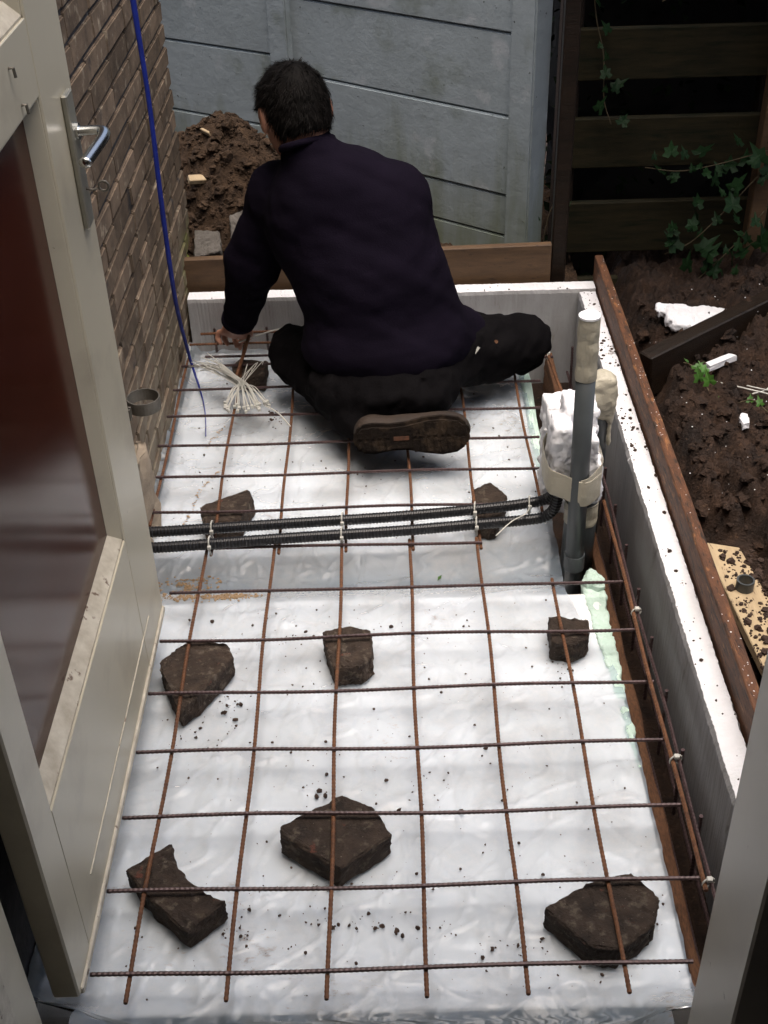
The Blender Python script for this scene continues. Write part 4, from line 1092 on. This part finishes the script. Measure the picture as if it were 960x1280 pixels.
for (xa, ya, xb, yb) in ((-.455, 1.22, -.43, 1.37), (-.42, 1.20, -.40, 1.30), (-.43, 1.38, -.39, 1.45), (-.44, 1.55, -.40, 1.66)):
    for i in range(40):
        t = rng.random(); x = xa + (xb - xa) * t + rng.normal(0, .003); y = ya + (yb - ya) * t; sp.append((x, y, film_z(x, y) + .0005, rng.uniform(.0008, .003)))
setp(lumps('sand_smear', sp, M['sand'], flat=(.2, .4)), 'sandy smear on the film beside the conduits and the door', 'sand')
o = link('fallen_leaf', mesh_from('fallen_leaf', [(0, -.010, 0), (.004, 0, .002), (0, .011, .001), (-.004, 0, .002)], [(0, 1, 2, 3)]), M['grass'], loc=(0.14, 1.02, film_z(.14, 1.02) + .004))
o.rotation_euler = (0, 0, -0.5); md = o.modifiers.new('s', 'SOLIDIFY'); md.thickness = 0.0006; setp(o, 'tiny green leaf lying in the film dip', 'leaf')

# ------------------------------------------------------------------ ivy and weeds
def ivy_leaf_mesh(seed):
    r = random.Random(seed)
    out = []
    for a, rr in ((-90, .18), (-60, .55), (-20, .8), (5, .52), (35, .78), (62, .55), (90, 1.15), (118, .55), (145, .78), (175, .52), (200, .8), (240, .55)):
        q = rr * r.uniform(.9, 1.1); out.append((q * math.cos(R(a)) * .8, q * math.sin(R(a)) + .25))
    V = [(0, .25, 0.03)] + [(x, y, 0.22 * abs(x) - 0.10 * y * y + r.uniform(-.04, .04)) for x, y in out]
    F = [(0, i, i % 12 + 1) for i in range(1, 13)]
    me = mesh_from('leaf', V, F, False); return me
LM = [ivy_leaf_mesh(i) for i in range(5)]
for me in LM: me.materials.append(M['leaf'])
LG = [me.copy() for me in LM[:2]]
for me in LG: me.materials.clear(); me.materials.append(M['grass'])
def ivy(base, paths, label, nl, size, lm=LM, name='ivy_plant', cat='ivy', spread=.035):
    t = empty(name, base, label, cat, 'ivy on the slatted fence' if cat == 'ivy' else None)
    r = random.Random(hash(label) % 1000 if False else len(label) * 7 + nl)
    for pts in paths:
        P = smooth_path(pts, 6); MB().tube(P, 0.0018, 5).build('stem', M['stem'], t, smooth=True)
        for k in range(nl):
            p = P[int((k + r.random()) / nl * (len(P) - 1))]
            o = bpy.data.objects.new('leaf', r.choice(lm)); COL.objects.link(o); o.parent = t
            o.matrix_parent_inverse = Matrix.Translation(t.location).inverted()
            o.location = p + Vector((r.uniform(-spread, spread), r.uniform(-.035, .0), r.uniform(-spread, spread)))
            o.rotation_euler = (R(r.uniform(25, 85)), R(r.uniform(-30, 30)), R(r.uniform(120, 240) - 180) + R(r.uniform(-50, 50)))
            s_ = size * r.uniform(.45, 1.4); o.scale = (s_, s_, s_)
ivy((0.66, 2.40, 0.3), [[(0.60, 2.405, 1.0), (0.625, 2.40, 0.78), (0.655, 2.39, 0.66), (0.665, 2.385, 0.54), (0.69, 2.38, 0.47)]], 'ivy strand hanging over the top slats near the concrete post', 13, 0.026)
ivy((0.53, 2.30, 0.1), [[(0.515, 2.27, 0.02), (0.50, 2.27, 0.15), (0.51, 2.26, 0.25), (0.535, 2.25, 0.32)]], 'small ivy sprig at the foot of the concrete post', 4, 0.018)
ivy((1.05, 2.36, 0.0), [[(1.25, 2.35, 0.42), (1.10, 2.35, 0.38), (1.0, 2.36, 0.35), (0.90, 2.37, 0.33), (0.80, 2.38, 0.34)],
                       [(1.22, 2.33, 0.45), (1.10, 2.33, 0.30), (1.02, 2.33, 0.20), (0.95, 2.34, 0.12), (0.88, 2.35, 0.08)],
                       [(1.15, 2.32, 0.22), (1.08, 2.32, 0.12), (1.00, 2.33, 0.02), (0.95, 2.33, -0.02)]], 'big ivy plant creeping over the lower slats above the soil', 22, 0.036, spread=.06)
ivy((0.82, 2.40, 0.9), [[(0.80, 2.40, 1.0), (0.84, 2.39, 0.90), (0.87, 2.38, 0.84), (0.80, 2.38, 0.80)]], 'short ivy tip at the top edge of the slatted fence', 4, 0.024)
ivy((0.46, 2.40, 0.8), [[(0.38, 2.36, 0.98), (0.40, 2.36, 0.86), (0.385, 2.36, 0.82)]], 'bright ivy tip hanging before the top of the concrete post', 3, 0.022, LG)
ivy((0.85, 1.70, 0.0), [[(0.815, 1.74, 0.05), (0.83, 1.70, 0.06), (0.85, 1.655, 0.04), (0.865, 1.62, 0.02)]], 'green leafy weed hanging from the beam over the soil', 6, 0.022, LG, 'weed', 'weed', .018)
ivy((0.95, 1.5, 0.0), [[(0.905, 1.52, soil_z(.905, 1.52) + .02), (0.935, 1.505, soil_z(.935, 1.505) + .03), (0.965, 1.47, soil_z(.965, 1.47) + .02)]], 'single green leaf lying on the soil heap', 2, 0.022, LG, 'weed', 'weed', .01)

# ------------------------------------------------------------------ the man
shL, shR = (-0.225, 1.865, 0.49), (0.066, 1.760, 0.520)
elL, wrL = (-0.310, 1.885, 0.30), (-0.380, 1.972, 0.080)
elR, wrR = (0.07, 1.93, 0.33), (-0.15, 2.00, 0.16)
hipL, hipR = (-0.05, 1.68, 0.12), (0.11, 1.67, 0.12)
knL, knR = (-0.205, 1.79, 0.078), (0.395, 1.81, 0.084)
anL, anR = (-0.045, 1.490, 0.052), (0.12, 1.97, 0.055)
hc = Vector((-0.172, 1.84, 0.715))
fw = Vector((-0.38, 0.83, -0.40)).normalized()
rt = Vector((0.95, 0.25, 0.12)); rt = (rt - fw * rt.dot(fw)).normalized(); up = rt.cross(fw)
HA = [tuple(rt), tuple(fw), tuple(up)]
def H(a, b, c): return tuple(hc + rt * a + fw * b + up * c)
nk = (-0.135, 1.775, 0.60)
S = SDF((-0.50, 1.40, -0.04), (0.52, 2.15, 0.90), 0.005)
# head: skull, jaw, brow, nose, lips, chin, ears, eye sockets
S.ell(H(0, 0, 0.005), (.078, .098, .093), .02, HA).ell(H(0, .035, -.055), (.060, .068, .062), .03, HA).ell(H(0, .062, -.10), (.030, .030, .024), .03, HA)
S.ell(H(0, .085, .028), (.052, .018, .012), .012, HA).cap(H(0, .096, .018), H(0, .118, -.022), .009, .014, .008)
S.ell(H(0, .096, -.060), (.024, .010, .005), .006, HA).ell(H(0, .094, -.070), (.021, .010, .005), .006, HA)
for q in (-1, 1):
    S.ell(H(.032 * q, .098, .006), (.014, .012, .009), .004, HA, 'sub').ell(H(.031 * q, .083, .004), (.013, .012, .011), .003, HA)
    S.ell(H(.084 * q, -.006, -.012), (.009, .021, .033), .006, HA).ell(H(.092 * q, .000, -.008), (.004, .010, .016), .003, HA, 'sub')
S.cap(H(0, -.030, -.050), nk, .056, .052, .03)
S.cap(nk, (-.06, 1.80, .45), .052, .075, .02).cap(shL, shR, .050, .050, .03).cap((-.06, 1.79, .45), (.03, 1.69, .14), .095, .11, .03)
S.cap(shL, elL, .052, .044, .02).cap(elL, wrL, .043, .029, .015).cap(shR, elR, .052, .044, .02).cap(elR, wrR, .043, .029, .015)
S.cap(hipL, knL, .080, .058, .02).cap(knL, anL, .055, .036, .015).cap(hipR, knR, .080, .060, .02).cap(knR, anR, .056, .036, .015)
S.ell((.03, 1.62, .105), (.15, .09, .075), .02)
S.cap(anL, (0.16, 1.440, 0.05), .028, .018, .01).cap(anR, (-0.08, 1.99, 0.045), .028, .018, .01)
def hand(o, mx):
    T = lambda x, y, z: (o[0] + mx * x, o[1] + y, o[2] + z)
    S.cap(T(0, -.003, .0), T(-.005, .016, -.022), .026, .026, .012)
    S.ell(T(-.014, .018, -.028), (.037, .018, .026), .012)
    for ch in ([(.010, .026, -.036), (.006, .042, -.058), (-.003, .047, -.082), (-.008, .046, -.102)],
               [(-.010, .030, -.034), (-.018, .050, -.050), (-.021, .050, -.074), (-.016, .040, -.092)],
               [(-.029, .028, -.034), (-.043, .044, -.045), (-.048, .040, -.066), (-.040, .028, -.078)],
               [(-.043, .020, -.034), (-.060, .030, -.042), (-.065, .024, -.059), (-.056, .014, -.068)],
               [(.014, .008, -.016), (.030, .022, -.038), (.026, .036, -.060), (.015, .042, -.076)]):
        S.chain([T(*c) for c in ch], (.0098, .0090, .0082, .0070), .003)
hand(wrL, 1); hand(wrR, -1)
me = S.mesh('person', 1)
person = link('person', me, M['skin'])
setp(person, 'man in dark navy sweater and black work trousers sitting on the mat, seen from behind', 'person')
person.data.materials[0] = M['skin']

S = SDF((-0.50, 1.42, 0.0), (0.40, 2.10, 0.72), 0.006)
S.ell((-.07, 1.765, .455), (.185, .135, .19), .05).cap(shL, shR, .080, .070, .05).ell((-.005, 1.70, .31), (.180, .140, .19), .06).cap((.045, 1.745, .48), (.135, 1.69, .20), .095, .10, .05)
S.ell((.025, 1.66, .175), (.205, .155, .105), .05).cap((.05, 1.68, .16), (.215, 1.745, .135), .105, .085, .05)
S.cap(shL, elL, .078, .072, .03).cap(elL, (-.372, 1.962, .108), .070, .046, .02)
S.cap(shR, elR, .072, .066, .03).cap(elR, wrR, .064, .044, .02)
S.cap((-.125, 1.77, .56), (-.137, 1.783, .624), .088, .067, .03)
# folds at the elbow, over the waist and across the back
S.wrinkle(.0055, 13, 5, (.8, .8, 1.6)).wrinkle(.0026, 30, 8, (.7, .7, 1.8)).wrinkle(.0009, 75, 18, (.6, .6, 1.8))
sw = link('sweater', S.mesh('sweater', 2), M['sweater'], person)
cu = MB(); cu.tube([(-.3735, 1.963, .104), (-.3780, 1.969, .088)], 0.0475, 20, caps=True); cu.build('cuff', M['sweater'], sw, smooth=True)
b = MB()
P = [Vector((-.142, 1.789, .647)) + (rt * math.cos(a) * .066 + Vector((0.05, .85, -.35)).normalized() * math.sin(a) * .068) for a in [2 * math.pi * k / 28 for k in range(29)]]
b.tube(P, .0085, 8); b.build('collar', M['sweater'], sw, smooth=True)

S = SDF((-0.34, 1.40, -0.01), (0.52, 2.10, 0.28), 0.006)
S.ell((.03, 1.585, .098), (.195, .125, .092), .04).cap(hipL, knL, .092, .074, .03).cap(knL, anL, .068, .050, .02)
S.cap(hipR, knR, .100, .076, .03).cap(knR, anR, .068, .052, .02)
S.wrinkle(.008, 20, 3).wrinkle(.005, 46, 4).wrinkle(.002, 90, 6)
tro = link('trousers', S.mesh('trousers', 1), M['trousers'], person)
o = MB().box((-.010, -.001, -.0035), (.010, .001, .0035)).build('label_tag', M['nylon'], tro); o.matrix_parent_inverse = Matrix.Identity(4)
o.location = (0.262, 1.655, 0.150); o.rotation_euler = (-0.5, -0.9, 0.3)
o = MB().tube([(0, 0, 0), (0, -.003, .002)], .005, 10).build('rivet', M['fibre'], tro); o.matrix_parent_inverse = Matrix.Identity(4); o.location = (0.315, 1.70, 0.148)

# shoes: left one lies with its sole towards the camera
def sole_outline(L=.285):
    up_ = [(0, .0), (.004, .022), (.018, .036), (.05, .040), (.09, .033), (.13, .033), (.17, .043), (.215, .050), (.25, .045), (.275, .028), (L, .0)]
    lo_ = [(.278, -.024), (.255, -.042), (.215, -.049), (.17, -.046), (.13, -.037), (.09, -.034), (.05, -.038), (.018, -.034), (.004, -.020)]
    return up_ + lo_
def shoe(Mt, seedlab):
    b = SDF((-.02, -.06, -.02), (.31, .06, .15), .006)
    b.cap((.04, 0, .03), (.24, 0, .02), .036, .036, .02).ell((.22, 0, .025), (.065, .044, .04), .02).cap((.045, 0, .04), (.05, 0, .10), .040, .044, .02).ell((.14, 0, .03), (.11, .038, .05), .02)
    o = link('shoe', b.mesh('shoe', 1), M['leather'], person); o.matrix_parent_inverse = Matrix.Identity(4); o.matrix_basis = Mt
    m = MB(); m.prism(sole_outline()[::-1], 'z', -.022, .004)
    so_ = m.build('sole', M['rubber'], None, bevel=.008, segs=2); so_.parent = o
    lug = MB()
    for (x, w_) in [(x0 * .0165 + .012, 0) for x0 in range(16)]:
        if .092 < x < .142: continue
        hw = .028 if x < .1 else .036
        if x < .02 or x > .25: hw *= .7
        for q in (-1, 1):
            lug.prism([(x, q * .004), (x + .010, q * .004), (x + .013, q * hw), (x + .003, q * hw)][::q], 'z', -.0245, -.0215)
    lg = lug.build('tread', M['rubber'], None); lg.parent = o; lg['kind'] = 'stuff'
    om = MB().prism([(.098, -.005), (.135, -.005), (.135, .005), (.098, .005)], 'z', -.0235, -.0215).build('orange_mark', M['orange'], None); om.parent = o
    return o
# local x = heel to toe, local z = away from the ground through the foot
ex = Vector((0.985, 0.01, 0.03)).normalized(); ez = Vector((0, 0.93, -0.22)); ez = (ez - ex * ez.dot(ex)).normalized(); ey = ez.cross(ex)
Mt = Matrix(((ex.x, ey.x, ez.x, -0.052), (ex.y, ey.y, ez.y, 1.405), (ex.z, ey.z, ez.z, 0.056), (0, 0, 0, 1)))
shoe(Mt, 1)
ex = Vector((-0.96, 0.1, 0.0)).normalized(); ez = Vector((0, -0.5, 0.8)); ez = (ez - ex * ez.dot(ex)).normalized(); ey = ez.cross(ex)
shoe(Matrix(((ex.x, ey.x, ez.x, 0.17), (ex.y, ey.y, ez.y, 1.995), (ex.z, ey.z, ez.z, 0.040), (0, 0, 0, 1))), 2)

# short black hair: cap and combed strands
S = SDF(tuple(hc - Vector((.16, .16, .16))), tuple(hc + Vector((.16, .16, .16))), .005)
S.ell(H(0, -.004, .010), (.086, .103, .098), .01, HA).ell(H(0, -.055, -.040), (.060, .045, .045), .03, HA)
sl, P = S._sub(S.lo, S.lo + S.h * S.n)
q = P - np.array(hc); f_ = q @ np.array(fw); u_ = q @ np.array(up); r_ = q @ np.array(rt)
cut = np.maximum((f_ - 0.055) - 0.55 * np.maximum(u_ - .03, -.03), -(u_ + .062 - .25 * np.maximum(f_ + .03, 0)) * 1.0)   # forehead line and nape line
ear = (-(u_ - .010) + 0) * (f_ > -.028) - 1.0 * (f_ <= -.028)                         # free the ears and temples
cut = np.maximum(cut, np.where(f_ > -.030, -(u_ - .018), -1))
S.D = np.maximum(S.D, cut.astype(np.float32))
hm = S.mesh('hair', 2)
hair = link('hair', hm, M['hair'], person)
VV = np.array([v.co for v in hm.vertices]); NN = np.array([v.normal for v in hm.vertices])
out_ = ((VV - np.array(hc)) * NN).sum(1) > .03
ids = np.where(out_)[0]; V = []; F = []
crown = Vector(H(.01, -.045, .11))
for i in rng.choice(ids, 9000):
    p = Vector(VV[i]) + Vector(rng.normal(0, .0025, 3)); nn = Vector(NN[i])
    fl = (p - crown); fl = fl - nn * fl.dot(nn)
    if fl.length < 1e-4: continue
    fl.normalize()
    fl = (fl + noise.noise_vector(p * 55) * 0.75 + Vector(rng.normal(0, .12, 3)) + Vector((-.25, 0, -.15))).normalized()
    L = rng.uniform(.010, .024); side = fl.cross(nn).normalized() * rng.uniform(.0006, .0011)
    lift = .12 + .45 * abs(noise.noise(p * 40 + Vector((3, 1, 2)))) + rng.uniform(0, .15)
    a = p - nn * .002; m_ = a + fl * L * .5 + nn * L * lift * .7; e = a + fl * L + nn * L * lift * .8
    n = len(V); V += [a - side, a + side, m_ + side * .8, m_ - side * .8, e]; F += [(n, n+1, n+2, n+3), (n+3, n+2, n+4)]
st_ = link('hair_strands', mesh_from('hair_strands', V, F), M['hair'], None); st_.parent = hair; st_['kind'] = 'stuff'
